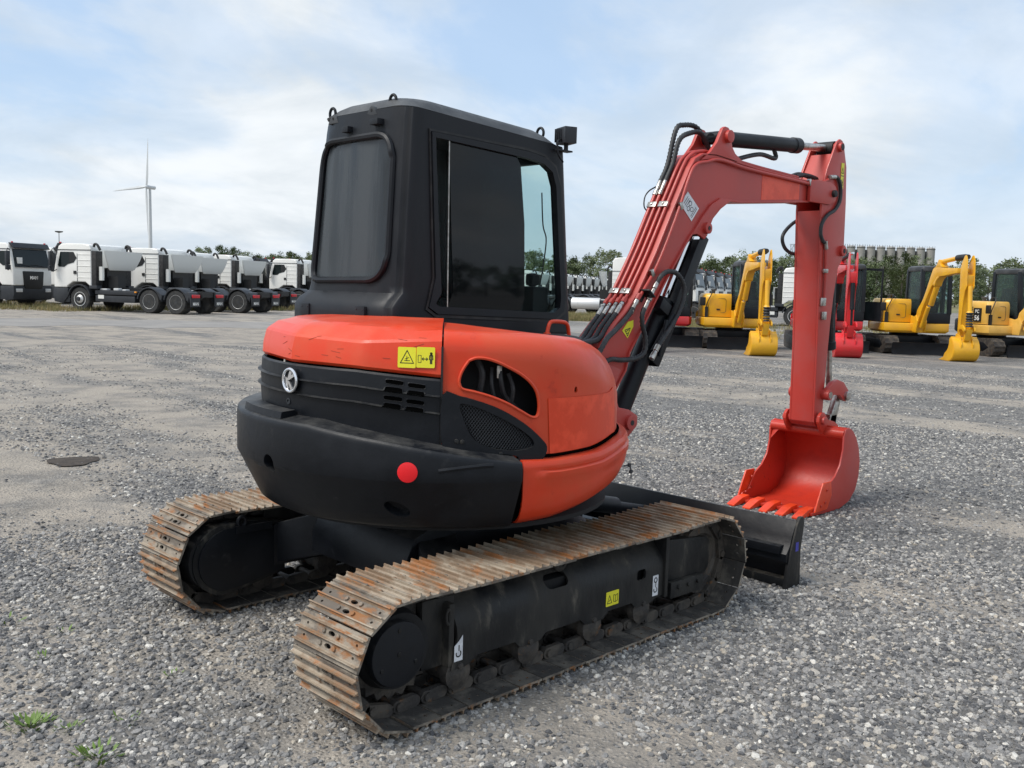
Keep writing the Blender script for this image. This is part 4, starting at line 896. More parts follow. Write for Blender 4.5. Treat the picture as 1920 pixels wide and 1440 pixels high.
ap = MB(); pin(ap, 4.03, 2.695, -.016, .216, .034); pin(ap, 4.155, 1.935, -.016, .216, .040); pin(ap, 4.00, .845, -.055, .255, .040); pin(ap, 3.935, .655, -.062, .262, .030); pb(ap, 'arm_pin', M['red'], parent=arm)
abd = MB(); abd.lathe((4.03, -.030, 2.695), (0, 1, 0), [(0, .024), (.004, .024)], 14); abd.lathe((4.155, -.030, 1.935), (0, 1, 0), [(0, .018), (.004, .018)], 14); pb(abd, 'pin_bore', M['frame'], parent=arm)
bcy = MB(); D0 = Vector((4.155, .1, 1.935)); D1 = Vector((4.30, .1, .83)); d3 = (D1-D0).normalized()
bcy.lathe(D0, d3, [(-.04, .03), (.0, .048), (.06, .048), (.70, .048), (.705, .054), (.76, .054), (.77, .04)], 24); bcy.bb(4.225, 4.255, .07, .13, 1.25, 1.9); bcyo = pb(bcy, 'bucket_cylinder', M['black'])
brd = MB(); brd.cyl(D0+d3*.72, D1, .024, n=18); pb(brd, 'bucket_cylinder_rod', M['steel'])
lk = MB(); LKP = [(3.97, .84), (3.985, .885), (4.06, .935), (4.15, .955), (4.25, .93), (4.33, .865), (4.345, .81), (4.31, .775), (4.27, .785), (4.20, .83), (4.10, .84), (4.04, .805), (3.99, .805)]
lk.prism(LKP, -.045, -.012); lk.prism(LKP, .212, .245); pb(lk, 'bucket_link', M['red'], bevel=.005)
lkp = MB(); pin(lkp, 4.30, .82, -.055, .255, .036); lkp.lathe((4.0, -.07, .845), (0, 1, 0), [(0, .026), (.01, .026)], 16); pb(lkp, 'link_pin', M['steel'])
hl_ = MB(); 
for y0, y1 in ((.0, .045), (.155, .20)): hl_.prism([(4.26, .84), (4.33, .84), (4.23, .55), (4.13, .52), (4.12, .60)], y0, y1)
hl_.bb(4.15, 4.26, .0, .2, .60, .68); pb(hl_, 'bucket_link_tube', M['steel'], bevel=.01)
# bucket
BYA, BYB = -.215, .414
SP = [(3.985, .60), (4.04, .612), (4.10, .585), (4.16, .53), (4.215, .44), (4.245, .33), (4.24, .22), (4.20, .12), (4.11, .045), (3.98, .012), (3.70, .005), (3.56, .012), (3.60, .07), (3.68, .085), (3.77, .21), (3.86, .26), (3.93, .34), (3.965, .45), (3.965, .55)]
bk = MB(); bkp = [(3.60, .012), (3.75, .010), (3.98, .016), (4.11, .050), (4.195, .125), (4.235, .22), (4.24, .33), (4.21, .44), (4.155, .53), (4.08, .585), (4.01, .60)]
bk.strip(bkp, -.014, BYA+.01, BYB-.01); bkt = pb(bk, 'bucket', M['redin'], smooth=50)
for y0, y1 in ((BYA, BYA+.014), (BYB-.014, BYB)):
    s3 = MB(); s3.prism(SP, y0, y1); pb(s3, 'bucket_side_plate', M['red'] if y0 < 0 else M['redin'], parent=bkt, bevel=.003)
btb = MB(); btb.lathe((4.0, BYA+.01, .565), (0, 1, 0), [(0, .037), (BYB-BYA-.02, .037)], 20)
btb.add([Vector((3.99, BYA+.015, .575)), Vector((4.03, BYA+.015, .50)), Vector((3.975, BYA+.10, .575)), Vector((4.0, BYA+.10, .57))], [(0, 1, 2), (1, 3, 2)])
btb.add([Vector((4.00, BYB-.016, .575)), Vector((3.965, BYB-.016, .46)), Vector((3.985, BYB-.13, .575)), Vector((3.975, BYB-.07, .53))], [(0, 1, 3, 2)])
pb(btb, 'bucket_tube', M['redin'], parent=bkt)
bl3 = MB(); BL = [(3.945, .555), (3.90, .60), (3.878, .645), (3.885, .69), (3.915, .715), (3.955, .715), (3.985, .69), (4.02, .655), (4.12, .635), (4.19, .60), (4.20, .54), (4.15, .50), (4.05, .56), (4.0, .53)]
for y0 in (-.050, .228): bl3.prism(BL, y0, y0+.024)
pb(bl3, 'bucket_lug', M['redin'], parent=bkt, bevel=.004)
ce = MB(); ce.bb(3.52, 3.64, BYA-.005, BYB+.005, .012, .034); pb(ce, 'cutting_edge', M['redin'], parent=bkt, bevel=.004)
for i in range(5):
    y = BYA+.045+i*(BYB-BYA-.09)/4; tt = MB()
    tt.loft([[Vector((3.60, y-.030, .008)), Vector((3.60, y+.030, .008)), Vector((3.60, y+.030, .062)), Vector((3.60, y-.030, .062))], [Vector((3.50, y-.034, .008)), Vector((3.50, y+.034, .008)), Vector((3.50, y+.034, .055)), Vector((3.50, y-.034, .055))], [Vector((3.385, y-.032, .002)), Vector((3.385, y+.032, .002)), Vector((3.385, y+.032, .014)), Vector((3.385, y-.032, .014))]])
    pb(tt, 'bucket_tooth', M['patch'], parent=bkt, bevel=.003)
sc = MB()
for y0, y1 in ((BYA-.012, BYA-.001), (BYB+.001, BYB+.012)): sc.prism([(3.56, .03), (3.74, .035), (3.80, .13), (3.78, .235), (3.66, .235), (3.60, .12)], y0, y1)
pb(sc, 'side_cutter', M['patch'], parent=bkt, bevel=.002)
sbt = MB()
for x, z in ((3.72, .18), (3.70, .09), (3.64, .07)): 
    sbt.lathe((x, BYA-.020, z), (0, 1, 0), [(0, .009), (.010, .012)], 6)
    sbt.lathe((x, BYB-.022, z), (0, 1, 0), [(0, .009), (.010, .012)], 6)
pb(sbt, 'cutter_bolt', M['redin'], parent=bkt)

# ================= pipes and hoses ==================
def BT(xi, y, off):     # point on the boom's top plate: parameter along top outline
    pts = [Vector(p) for p in topi]; i = min(int(xi), len(pts)-2); q = xi-i; p = pts[i].lerp(pts[i+1], q); d_ = (pts[i+1]-pts[i]).normalized(); n_ = Vector((-d_.y, d_.x)); return Vector((p.x+n_.x*off, y, p.y+n_.y*off))
def boomx(u, v, y): return aty(u, v, y)
pipes = []
ys = (.168, .130, .085, .045)
for k, y in enumerate(ys):
    end = 5.6 if k < 2 else 12.2
    pm = MB(); st_ = 2.24+.05*k
    pm.tube([BT(a, y, .030) for a in arange(st_, end, .5)], .0105, 10); po_ = pb(pm, 'hydraulic_pipe', M['red'], parent=boom)
    e0 = BT(st_, y, .030); dd = (BT(st_+.3, y, .030)-e0).normalized()
    nut = MB(); nut.cyl(e0-dd*.012, e0+dd*.02, .017, n=6); pb(nut, 'pipe_nut', M['red'], parent=po_)
    ft = MB(); ft.lathe(e0, -dd, [(.012, .012), (.03, .015), (.035, .012), (.05, .016), (.10, .016), (.102, .013)], 12); pb(ft, 'hose_fitting', M['steel'], parent=po_)
    hp = e0-dd*.10
    hm = MB(); hm.tube([hp+dd*.01, hp-dd*.10+Vector((-.01, 0, 0)), hp-dd*.20+Vector((-.05, -.02, 0)), Vector((1.17-.03*k, y-.05, 1.27)), Vector((1.08-.02*k, y-.10, 1.16)), Vector((1.02, y-.12, .98))], .0145, 10, rib=.13, ribstep=.012)
    pb(hm, 'hydraulic_hose', M['hose'], parent=boom, smooth=50)
for k, y in enumerate(ys[:2]):     # hoses bridging to the arm cylinder
    e1 = BT(5.6, y, .030); dd = (e1-BT(5.3, y, .030)).normalized()
    ft = MB(); ft.lathe(e1, dd, [(-.01, .017), (.02, .017), (.022, .012), (.04, .015), (.09, .016), (.10, .013)], 12); pb(ft, 'hose_fitting', M['steel'], parent=boom)
    hm = MB(); z_ = .07 if k == 0 else 0
    hm.tube([e1+dd*.09, e1+dd*.22, e1+dd*.36+Vector((-.015+z_*.2, 0, .03+z_)), Vector((2.30, y, 2.585+z_*.8)), Vector((2.42, y-.01, 2.60+z_*.6)), Vector((2.52, y-.02, 2.50+z_))], .0155, 10, rib=.13, ribstep=.012); pb(hm, 'hydraulic_hose', M['hose'], parent=boom, smooth=50)
for a in (2.86, 5.15):
    for y in (.149, .065):
        cl = MB(); p = BT(a, y, .036); q = BT(a+.2, y, .036); dd = (q-p).normalized(); nn = Vector((-dd.z, 0, dd.x))
        rot = Matrix((dd, Vector((0, 1, 0)), dd.cross(Vector((0, 1, 0))))).transposed(); cl.box(p, (.038, .066, .022), rot); cl.cyl(p+nn*.008, p+nn*.020, .008, n=6)
        pb(cl, 'pipe_clamp', M['steel'], parent=boom, bevel=.003)
# wire loop on the far side
wi = MB(); e = BT(5.0, .19, .02); wi.tube([aty(u, v, .19) for u, v in ((1216, 398), (1208, 388), (1209, 370), (1217, 358), (1230, 350))], .0045, 6); pb(wi, 'electric_wire', M['rubber'], parent=boom)
# side pipe
sp_ = MB(); y = -.005; sidep = [(1197, 556), (1232, 492), (1268, 400), (1291, 330), (1304, 306), (1325, 300), (1350, 297), (1400, 313), (1460, 328), (1510, 340), (1530, 343), (1552, 334)]
sp_.tube([aty(u+1, v+3, y-.004) for u, v in sidep], .0105, 10); spo = pb(sp_, 'hydraulic_pipe', M['red'], parent=boom)
nb = MB(); a_, b_ = aty(1199, 552, y), aty(1194, 562, y); nb.cyl(a_, b_, .018, n=6); pb(nb, 'pipe_nut', M['red'], parent=spo)
hf_ = MB(); a_, b_ = aty(1195, 561, y), aty(1184, 583, y); hf_.lathe(a_, b_-a_, [(0, .014), (.03, .017), (.04, .013), (.10, .017), (.105, .014)], 12); pb(hf_, 'hose_fitting', M['steel'], parent=boom)
hh_ = MB(); hh_.tube([aty(1187, 577, y), aty(1180, 589, -.01), aty(1170, 602, -.02), aty(1153, 620, -.04), aty(1138, 635, -.06), aty(1129, 651, -.08), Vector((1.16, -.08, 1.12))], .0145, 10, rib=.13, ribstep=.012); pb(hh_, 'hydraulic_hose', M['hose'], parent=boom, smooth=50)
for u, v in ((1275, 386), (1221, 512), (1517, 342)):
    p = aty(u, v, -.006); cl = MB(); cl.box(p, (.03, .03, .045), Matrix.Rotation(R(-25), 3, 'Y')); cl.cyl(p, p+Vector((.03, 0, -.01)), .012, n=6); pb(cl, 'pipe_clamp', M['steel'], parent=boom, bevel=.004)
# boom cylinder hoses with bulkhead bracket
bk_ = MB(); p = aty(1214, 550, -.03); bk_.box(p, (.012, .075, .075), Matrix.Rotation(R(-55), 3, 'Y')); bk_.box(p+Vector((-.02, .025, -.02)), (.06, .01, .04), Matrix.Rotation(R(-55), 3, 'Y')); pb(bk_, 'bulkhead_bracket', M['frame'], parent=boom, bevel=.006)
bft = MB(); a_, b_ = aty(1230, 533, -.03), aty(1209, 577, -.03); bft.lathe(a_, b_-a_, [(-.02, .012), (0, .015), (.03, .016), (.035, .012), (.05, .013), (.09, .013), (.10, .018), (.115, .018), (.12, .013), (.16, .014), (.19, .014)], 12); pb(bft, 'hose_fitting', M['steel'], parent=boom)
h1_ = MB(); h1_.tube([aty(1231, 532, -.03), aty(1240, 517, -.035), aty(1253, 509, -.04), aty(1269, 513, -.04), aty(1281, 532, -.03), aty(1282, 556, -.03), aty(1273, 585, -.03), aty(1256, 615, -.03), aty(1240, 640, -.03), aty(1232, 652, -.03)], .0145, 10, rib=.13, ribstep=.012); pb(h1_, 'hydraulic_hose', M['hose'], parent=boom, smooth=50)
h2_ = MB(); h2_.tube([aty(1208, 578, -.03), aty(1204, 592, -.035), aty(1205, 612, -.035), aty(1210, 636, -.035), aty(1208, 660, -.035), aty(1192, 672, -.03), aty(1165, 675, -.03), aty(1142, 675, -.03), Vector((1.30, 0, 1.13))], .0145, 10, rib=.13, ribstep=.012); pb(h2_, 'hydraulic_hose', M['hose'], parent=boom, smooth=50)
ff = MB(); a_, b_ = aty(1233, 650, -.03), aty(1224, 668, -.03); ff.lathe(a_, b_-a_, [(-.01, .017), (.03, .017), (.035, .013), (.055, .018), (.09, .018), (.095, .012)], 10); pb(ff, 'hose_fitting', M['steel'], parent=boom)
# arm hoses
a1 = MB(); a1.tube([aty(u, v, -.02) for u, v in ((1563, 332), (1571, 334), (1576, 350), (1575, 375), (1566, 393), (1552, 403), (1541, 420), (1539, 440), (1544, 453), (1549, 455))], .0135, 10); pb(a1, 'hydraulic_hose', M['hose'], parent=arm, smooth=50)
a2 = MB(); a2.tube([aty(u, v, .22) for u, v in ((1512, 406), (1492, 415), (1475, 430), (1467, 445), (1470, 462), (1480, 473), (1495, 477), (1510, 475))], .0135, 10); pb(a2, 'hydraulic_hose', M['hose'], parent=arm, smooth=50)
for u0, v0, u1, v1 in ((1556, 332, 1566, 332), (1547, 452, 1549, 467)):
    q = MB(); q.cyl(aty(u0, v0, -.02), aty(u1, v1, -.02), .016, n=10); pb(q, 'hose_fitting', M['steel'], parent=arm)
a3 = MB(); a3.tube([aty(1548, 465, -.018), aty(1547, 520, -.018), aty(1545, 565, -.018)], .011, 8); pb(a3, 'hydraulic_pipe', M['red'], parent=arm)
for u, v in ((1547, 508), (1543, 566), (1544, 592)):
    q = MB(); q.box(aty(u, v, -.018), (.045, .03, .03 if v == 508 else .06)); pb(q, 'pipe_clamp', M['steel'], parent=arm, bevel=.004)
a4 = MB(); a4.tube([aty(u, v, .02) for u, v in ((1558, 520), (1560, 580), (1562, 640))], .010, 8, rib=.06, ribstep=.009); pb(a4, 'hydraulic_hose', M['hose'], parent=arm)
a5 = MB(); a5.tube([Vector((3.28, .1, 2.60)), Vector((3.30, .1, 2.54)), Vector((3.1, .1, 2.545)), Vector((2.85, .1, 2.49)), Vector((2.70, .1, 2.44))], .0155, 10, rib=.04, ribstep=.01); pb(a5, 'hydraulic_hose', M['hose'], parent=boom)
a6 = MB(); a6.tube([Vector((3.55, .12, 2.44)), Vector((3.68, .12, 2.47)), Vector((3.84, .12, 2.46)), Vector((3.95, .12, 2.42))], .016, 8); a6.tube([Vector((3.55, .07, 2.44)), Vector((3.68, .07, 2.46)), Vector((3.84, .07, 2.45)), Vector((3.95, .07, 2.40))], .016, 8); pb(a6, 'hydraulic_hose', M['hose'], parent=boom)
# stickers on the boom and the arm
p = aty(1293, 387, BY0-.0005); st = sticker('paper_notice', p, xX, zz, nY, 1, 1, M['white_sticker'], boom, pts=[((aty(u, v, BY0)-p).x, (aty(u, v, BY0)-p).z) for u, v in ((1289, 359), (1310, 391), (1296, 415), (1275, 382))])
random.seed(3); dq = Vector((.58, -.81)); sg = []
c0 = Vector((0, 0))
A_ = [Vector(((aty(u, v, BY0)-p).x, (aty(u, v, BY0)-p).z)) for u, v in ((1289, 359), (1310, 391), (1296, 415), (1275, 382))]
def qd(s, t): return (A_[0].lerp(A_[1], s)).lerp(A_[3].lerp(A_[2], s), t)
for s in (.15, .25, .34): sg.append((tuple(qd(s, .2)), tuple(qd(s, .75))))
for cx_, cy_ in ((.45, .35), (.5, .68), (.68, .5)):
    pr_l = [tuple(qd(cx_+.09*math.cos(R(a)), cy_+.14*math.sin(R(a)))) for a in range(0, 360, 45)]; sg += loop(pr_l)
for s in (.82, .90): sg.append((tuple(qd(s, .15)), tuple(qd(s, .85))))
strokes('notice_print', sg, p, xX, zz, nY, .004, M['ink'], st)
p = aty(1178, 619, BY0-.0005); cs_ = [(1182, 602), (1187, 600), (1187, 612), (1176, 634), (1166, 620), (1177, 603)]
st = sticker('warning_label', p, xX, zz, nY, 1, 1, M['yellow_sticker'], boom, pts=[((aty(u, v, BY0)-p).x, (aty(u, v, BY0)-p).z) for u, v in cs_])
q = [tuple(((aty(u, v, BY0)-p).x, (aty(u, v, BY0)-p).z)) for u, v in ((1176, 630), (1171, 619), (1181, 615))]; q2 = [((aty(u, v, BY0)-p).x, (aty(u, v, BY0)-p).z) for u, v in ((1173, 622), (1178, 618), (1175, 625), (1178, 624))]
strokes('warning_symbol', loop(q)+[(q2[0], q2[1]), (q2[2], q2[3])], p, xX, zz, nY, .005, M['ink'], st)
p = aty(1579, 330, -.0045); st = sticker('warning_label', p, xX, zz, nY, .044, .19, M['yellow_sticker'], arm)
strokes('warning_symbol', loop([(-.014, .02), (.014, .02), (0, .06)])+[((-.015, -.03), (.012, -.055)), ((.012, -.02), (.012, -.07)), ((-.02, 0), (.02, 0))], p, xX, zz, nY, .006, M['ink'], st)
# ================= ground ==================
DX0 = CP.dot(r0)-.6
def ground_material():
    Mt = bpy.data.materials.new('gravel_ground'); Mt.use_nodes = True; t = Mt.node_tree; b = t.nodes['Principled BSDF']; Nn = t.nodes.new; Lk = t.links.new
    b.inputs['Roughness'].default_value = .9; b.inputs['Specular IOR Level'].default_value = .3
    g = Nn('ShaderNodeNewGeometry'); P = g.outputs['Position']
    def vor(sc, feat='F1'):
        v = Nn('ShaderNodeTexVoronoi'); v.inputs['Scale'].default_value = sc; v.feature = feat; Lk(P, v.inputs['Vector']); return v
    def noi(sc, det=5, ro=.6, vec=None):
        n = Nn('ShaderNodeTexNoise'); n.inputs['Scale'].default_value = sc; n.inputs['Detail'].default_value = det; n.inputs['Roughness'].default_value = ro; Lk(vec or P, n.inputs['Vector']); return n
    def mr(s, a, c, x=0., y=1.):
        m_ = Nn('ShaderNodeMapRange'); m_.interpolation_type = 'SMOOTHSTEP'; Lk(s, m_.inputs[0]); m_.inputs[1].default_value = a; m_.inputs[2].default_value = c; m_.inputs[3].default_value = x; m_.inputs[4].default_value = y; return m_.outputs[0]
    def mix(f, a, c):
        m_ = Nn('ShaderNodeMix'); m_.data_type = 'RGBA'; Lk(f, m_.inputs[0])
        for k, q in ((6, a), (7, c)):
            if isinstance(q, tuple): m_.inputs[k].default_value = (*q, 1)
            else: Lk(q, m_.inputs[k])
        return m_.outputs[2]
    v1 = vor(48); v2 = vor(17)
    sx = Nn('ShaderNodeSeparateColor'); Lk(v1.outputs['Color'], sx.inputs[0]); s2 = Nn('ShaderNodeSeparateColor'); Lk(v2.outputs['Color'], s2.inputs[0])
    r = Nn('ShaderNodeValToRGB'); Lk(sx.outputs[0], r.inputs[0]); e = r.color_ramp.elements
    e[0].position = 0; e[0].color = (.10, .099, .098, 1); e[1].position = 1; e[1].color = (.56, .51, .44, 1)
    for p_, c_ in ((.35, (.19, .186, .18)), (.65, (.28, .27, .258)), (.88, (.37, .35, .32))): q = e.new(p_); q.color = (*c_, 1)
    r2 = Nn('ShaderNodeValToRGB'); Lk(s2.outputs[0], r2.inputs[0]); e = r2.color_ramp.elements
    e[0].position = 0; e[0].color = (.13, .13, .132, 1); e[1].position = 1; e[1].color = (.44, .41, .37, 1); q = e.new(.6); q.color = (.25, .245, .24, 1)
    gr = mix(mr(v1.outputs['Distance'], .25, .6), r.outputs[0], (.08, .078, .074))  # cell edges darkened: shade between the stones put into the colour
    gr = mix(mr(noi(2.2).outputs[0], .3, .7, .1, .55), gr, r2.outputs[0])
    # compacted, beige dusty lanes running along the yard
    mp = Nn('ShaderNodeMapping'); Lk(P, mp.inputs[0]); mp.inputs['Rotation'].default_value = (0, 0, R(47)); mp.inputs['Scale'].default_value = (.55, .13, 1)
    dt = Nn('ShaderNodeVectorMath'); dt.operation = 'DOT_PRODUCT'; Lk(P, dt.inputs[0]); dt.inputs[1].default_value = tuple(r0)
    adm = Nn('ShaderNodeMath'); adm.operation = 'ADD'; Lk(noi(1.0, 7, .66, mp.outputs[0]).outputs[0], adm.inputs[0]); Lk(mr(dt.outputs['Value'], DX0, DX0-3.0, -.02, .075), adm.inputs[1])
    mask = mr(adm.outputs[0], .46, .57)
    near = noi(1.3, 6, .65).outputs[0]
    spk = mr(noi(40, 5, .75).outputs[0], .42, .6)
    dust = mix(spk, (.47, .41, .335), (.30, .265, .225))
    mm = Nn('ShaderNodeMath'); mm.operation = 'MULTIPLY'; Lk(mask, mm.inputs[0]); Lk(mr(near, .35, .6, .25, .9), mm.inputs[1])
    col = mix(mm.outputs[0], gr, dust)
    # dark damp stains
    dst = mr(noi(.55, 5, .6).outputs[0], .68, .74, 0, .35); col = mix(dst, col, (.10, .09, .078))
    big = mr(noi(.07, 3, .5).outputs[0], .35, .65, 0, .22); col = mix(big, col, (.33, .31, .28))
    Lk(col, b.inputs['Base Color'])
    bp = Nn('ShaderNodeBump'); bp.inputs['Strength'].default_value = .9; bp.inputs['Distance'].default_value = .012
    hmul = Nn('ShaderNodeMath'); hmul.operation = 'ADD'; Lk(mr(v1.outputs['Distance'], .0, .6, 1, 0), hmul.inputs[0]); Lk(noi(90, 4, .7).outputs[0], hmul.inputs[1]); Lk(hmul.outputs[0], bp.inputs['Height']); Lk(bp.outputs[0], b.inputs['Normal'])
    return Mt
GM = ground_material()
gmb = MB(); Rb = 2500
n = 64; rr = [0, 6, 14, 30, 70, 200, 700, Rb]; vs = [(0, 0, 0)]; fs = []
for k in rr[1:]:
    for i in range(n): vs.append((k*math.cos(2*math.pi*i/n), k*math.sin(2*math.pi*i/n), 0))
for i in range(n): fs.append((0, 1+i, 1+(i+1) % n))
for k in range(len(rr)-2):
    for i in range(n): a = 1+k*n; fs.append((a+i, a+n+i, a+n+(i+1) % n, a+(i+1) % n))
gmb.add(vs, fs); g = gmb.build('ground', GM, None, smooth=0, recalc=False); tag(g, kind='structure')
g.data.update()

# pale compacted track and asphalt-like road in front of the parked trucks
def road(name, p0, p1, w_, z, m):
    a, b = Vector(p0), Vector(p1); d = (b-a).normalized(); q = Vector((-d.y, d.x)); mb = MB(); k = 60; vs = []
    for i in range(k+1):
        t = a.lerp(b, i/k); wv = w_*(1+.18*math.sin(i*1.7)+.12*math.sin(i*4.1)); vs += [Vector((*(t-q*wv/2), z)), Vector((*(t+q*wv/2), z))]
    mb.add(vs, [(2*i, 2*i+2, 2*i+3, 2*i+1) for i in range(k)]); o = mb.build(name, m, None, smooth=0, recalc=False); tag(o, kind='structure'); return o
RM = mat('compacted_dirt', (.27, .255, .235), .95, 0, (.21, .20, .19), .8, .35, .65, .3, 60, col3=(.33, .30, .26), n3scale=9, n3=(.55, .72))
p0 = gnd(-300, 30); p1 = gnd(2500, 52)
road('dirt_road', (p0.x, p0.y), (p1.x, p1.y), 5.0, .004, RM)

# gravel stones: real little rocks, scattered with geometry nodes
def gravel():
    pts = []
    def ringd(n_, r0_, r1_, cx, cy, a0, a1):
        rr_ = np.sqrt(rng.uniform(r0_**2, r1_**2, n_)); aa = rng.uniform(a0, a1, n_); return np.stack([cx+rr_*np.cos(aa), cy+rr_*np.sin(aa), np.zeros(n_)], 1)
    a0, a1 = YAW-R(52), YAW+R(52)
    cx, cy = CP.x, CP.y
    pts = np.concatenate([ringd(44000, 1.2, 3.6, cx, cy, a0, a1), ringd(115000, 3.6, 6.5, cx, cy, a0, a1), ringd(150000, 6.5, 13, cx, cy, a0, a1), ringd(90000, 13, 24, cx, cy, a0, a1), ringd(9000, 0, 1.6, cx, cy, 0, 6.283)])
    me = bpy.data.meshes.new('gravel'); me.vertices.add(len(pts)); me.vertices.foreach_set('co', pts.ravel()); 
    d = np.hypot(pts[:, 0]-cx, pts[:, 1]-cy); sc = rng.lognormal(0, .38, len(pts))*.0083*np.clip(.95+d*.012, .9, 1.2); sc = np.clip(sc, .004, .018)
    at_ = me.attributes.new('sz', 'FLOAT', 'POINT'); at_.data.foreach_set('value', sc.astype(np.float32))
    o = bpy.data.objects.new('gravel', me); COL.objects.link(o); tag(o, 'loose grey crushed stone covering the yard around the excavator', 'gravel', kind='stuff')
    Mt = bpy.data.materials.new('stone'); Mt.use_nodes = True; t = Mt.node_tree; b = t.nodes['Principled BSDF']; oi = t.nodes.new('ShaderNodeObjectInfo'); r = t.nodes.new('ShaderNodeValToRGB'); t.links.new(oi.outputs['Random'], r.inputs[0])
    e = r.color_ramp.elements; e[0].position = 0; e[0].color = (.075, .076, .080, 1); e[1].position = 1; e[1].color = (.64, .61, .55, 1)
    for p_, c_ in ((.25, (.145, .143, .142)), (.60, (.245, .238, .230)), (.84, (.36, .345, .32)), (.92, (.42, .37, .30)), (.965, (.50, .48, .44))): q = e.new(p_); q.color = (*c_, 1)
    nn = t.nodes.new('ShaderNodeTexNoise'); nn.inputs['Scale'].default_value = 160; g_ = t.nodes.new('ShaderNodeNewGeometry'); t.links.new(g_.outputs['Position'], nn.inputs['Vector'])
    mx = t.nodes.new('ShaderNodeMix'); mx.data_type = 'RGBA'; mx.blend_type = 'MULTIPLY'; mx.inputs[0].default_value = .5; t.links.new(r.outputs[0], mx.inputs[6]); t.links.new(nn.outputs['Color'], mx.inputs[7])
    mrr = t.nodes.new('ShaderNodeMapRange'); t.links.new(nn.outputs[0], mrr.inputs[0]); mrr.inputs[1].default_value = .3; mrr.inputs[2].default_value = .7; mrr.inputs[3].default_value = .78; mrr.inputs[4].default_value = 1.2
    vm = t.nodes.new('ShaderNodeVectorMath'); vm.operation = 'SCALE'; t.links.new(r.outputs[0], vm.inputs[0]); t.links.new(mrr.outputs[0], vm.inputs['Scale']); t.links.new(vm.outputs[0], b.inputs['Base Color']); b.inputs['Roughness'].default_value = .85; b.inputs['Specular IOR Level'].default_value = .35
    ng = bpy.data.node_groups.new('gravel_scatter', 'GeometryNodeTree'); ng.interface.new_socket('Geometry', in_out='INPUT', socket_type='NodeSocketGeometry'); ng.interface.new_socket('Geometry', in_out='OUTPUT', socket_type='NodeSocketGeometry')
    Nn = ng.nodes.new; Lk = ng.links.new; gi = Nn('NodeGroupInput'); go = Nn('NodeGroupOutput')
    gti = Nn('GeometryNodeGeometryToInstance')
    for k in range(7):
        ico = Nn('GeometryNodeMeshIcoSphere'); ico.inputs['Subdivisions'].default_value = 2 if k < 5 else 1; ico.inputs['Radius'].default_value = 1
        sp = Nn('GeometryNodeSetPosition'); Lk(ico.outputs[0], sp.inputs['Geometry'])
        ps = Nn('GeometryNodeInputPosition'); nz = Nn('ShaderNodeTexVoronoi'); nz.feature = 'F1'; nz.inputs['Scale'].default_value = 1.1; ad_ = Nn('ShaderNodeVectorMath'); ad_.operation = 'ADD'; ad_.inputs[1].default_value = (k*7.3, k*3.1, k*5.7); Lk(ps.outputs[0], ad_.inputs[0]); Lk(ad_.outputs[0], nz.inputs['Vector'])
        sb_ = Nn('ShaderNodeMath'); sb_.operation = 'MULTIPLY_ADD'; Lk(nz.outputs['Distance'], sb_.inputs[0]); sb_.inputs[1].default_value = .9; sb_.inputs[2].default_value = .45
        ml = Nn('ShaderNodeVectorMath'); ml.operation = 'SCALE'; Lk(ps.outputs[0], ml.inputs[0]); Lk(sb_.outputs[0], ml.inputs['Scale'])
        m2 = Nn('ShaderNodeVectorMath'); m2.operation = 'MULTIPLY'; Lk(ml.outputs[0], m2.inputs[0]); m2.inputs[1].default_value = (1.25, .95, .72); Lk(m2.outputs[0], sp.inputs['Position']); Lk(sp.outputs[0], gti.inputs[0])
    sm = Nn('GeometryNodeSetMaterial'); sm.inputs['Material'].default_value = Mt; Lk(gti.outputs[0], sm.inputs[0])
    iop = Nn('GeometryNodeInstanceOnPoints'); Lk(gi.outputs[0], iop.inputs['Points']); Lk(sm.outputs[0], iop.inputs['Instance']); iop.inputs['Pick Instance'].default_value = True
    rv = Nn('FunctionNodeRandomValue'); rv.data_type = 'FLOAT_VECTOR'; rv.inputs[0].default_value = (-.5, -.5, 0); rv.inputs[1].default_value = (.5, .5, 6.283); Lk(rv.outputs[0], iop.inputs['Rotation'])
    na = Nn('GeometryNodeInputNamedAttribute'); na.data_type = 'FLOAT'; na.inputs[0].default_value = 'sz'; Lk(na.outputs[0], iop.inputs['Scale'])
    # fewer stones on the dusty lanes (same noise as the ground material)
    pos = Nn('GeometryNodeInputPosition'); vs_ = Nn('ShaderNodeVectorMath'); vs_.operation = 'MULTIPLY'; vs_.inputs[1].default_value = (.55, .13, 1); Lk(pos.outputs[0], vs_.inputs[0]); vr = Nn('ShaderNodeVectorRotate'); vr.rotation_type = 'Z_AXIS'; vr.inputs['Angle'].default_value = R(47); Lk(vs_.outputs[0], vr.inputs['Vector'])
    nz = Nn('ShaderNodeTexNoise'); nz.inputs['Scale'].default_value = 1; nz.inputs['Detail'].default_value = 7; nz.inputs['Roughness'].default_value = .66; Lk(vr.outputs[0], nz.inputs['Vector'])
    r2 = Nn('FunctionNodeRandomValue'); r2.data_type = 'FLOAT'; r2.inputs[2].default_value = .46; r2.inputs[3].default_value = .62; r2.inputs['Seed'].default_value = 5
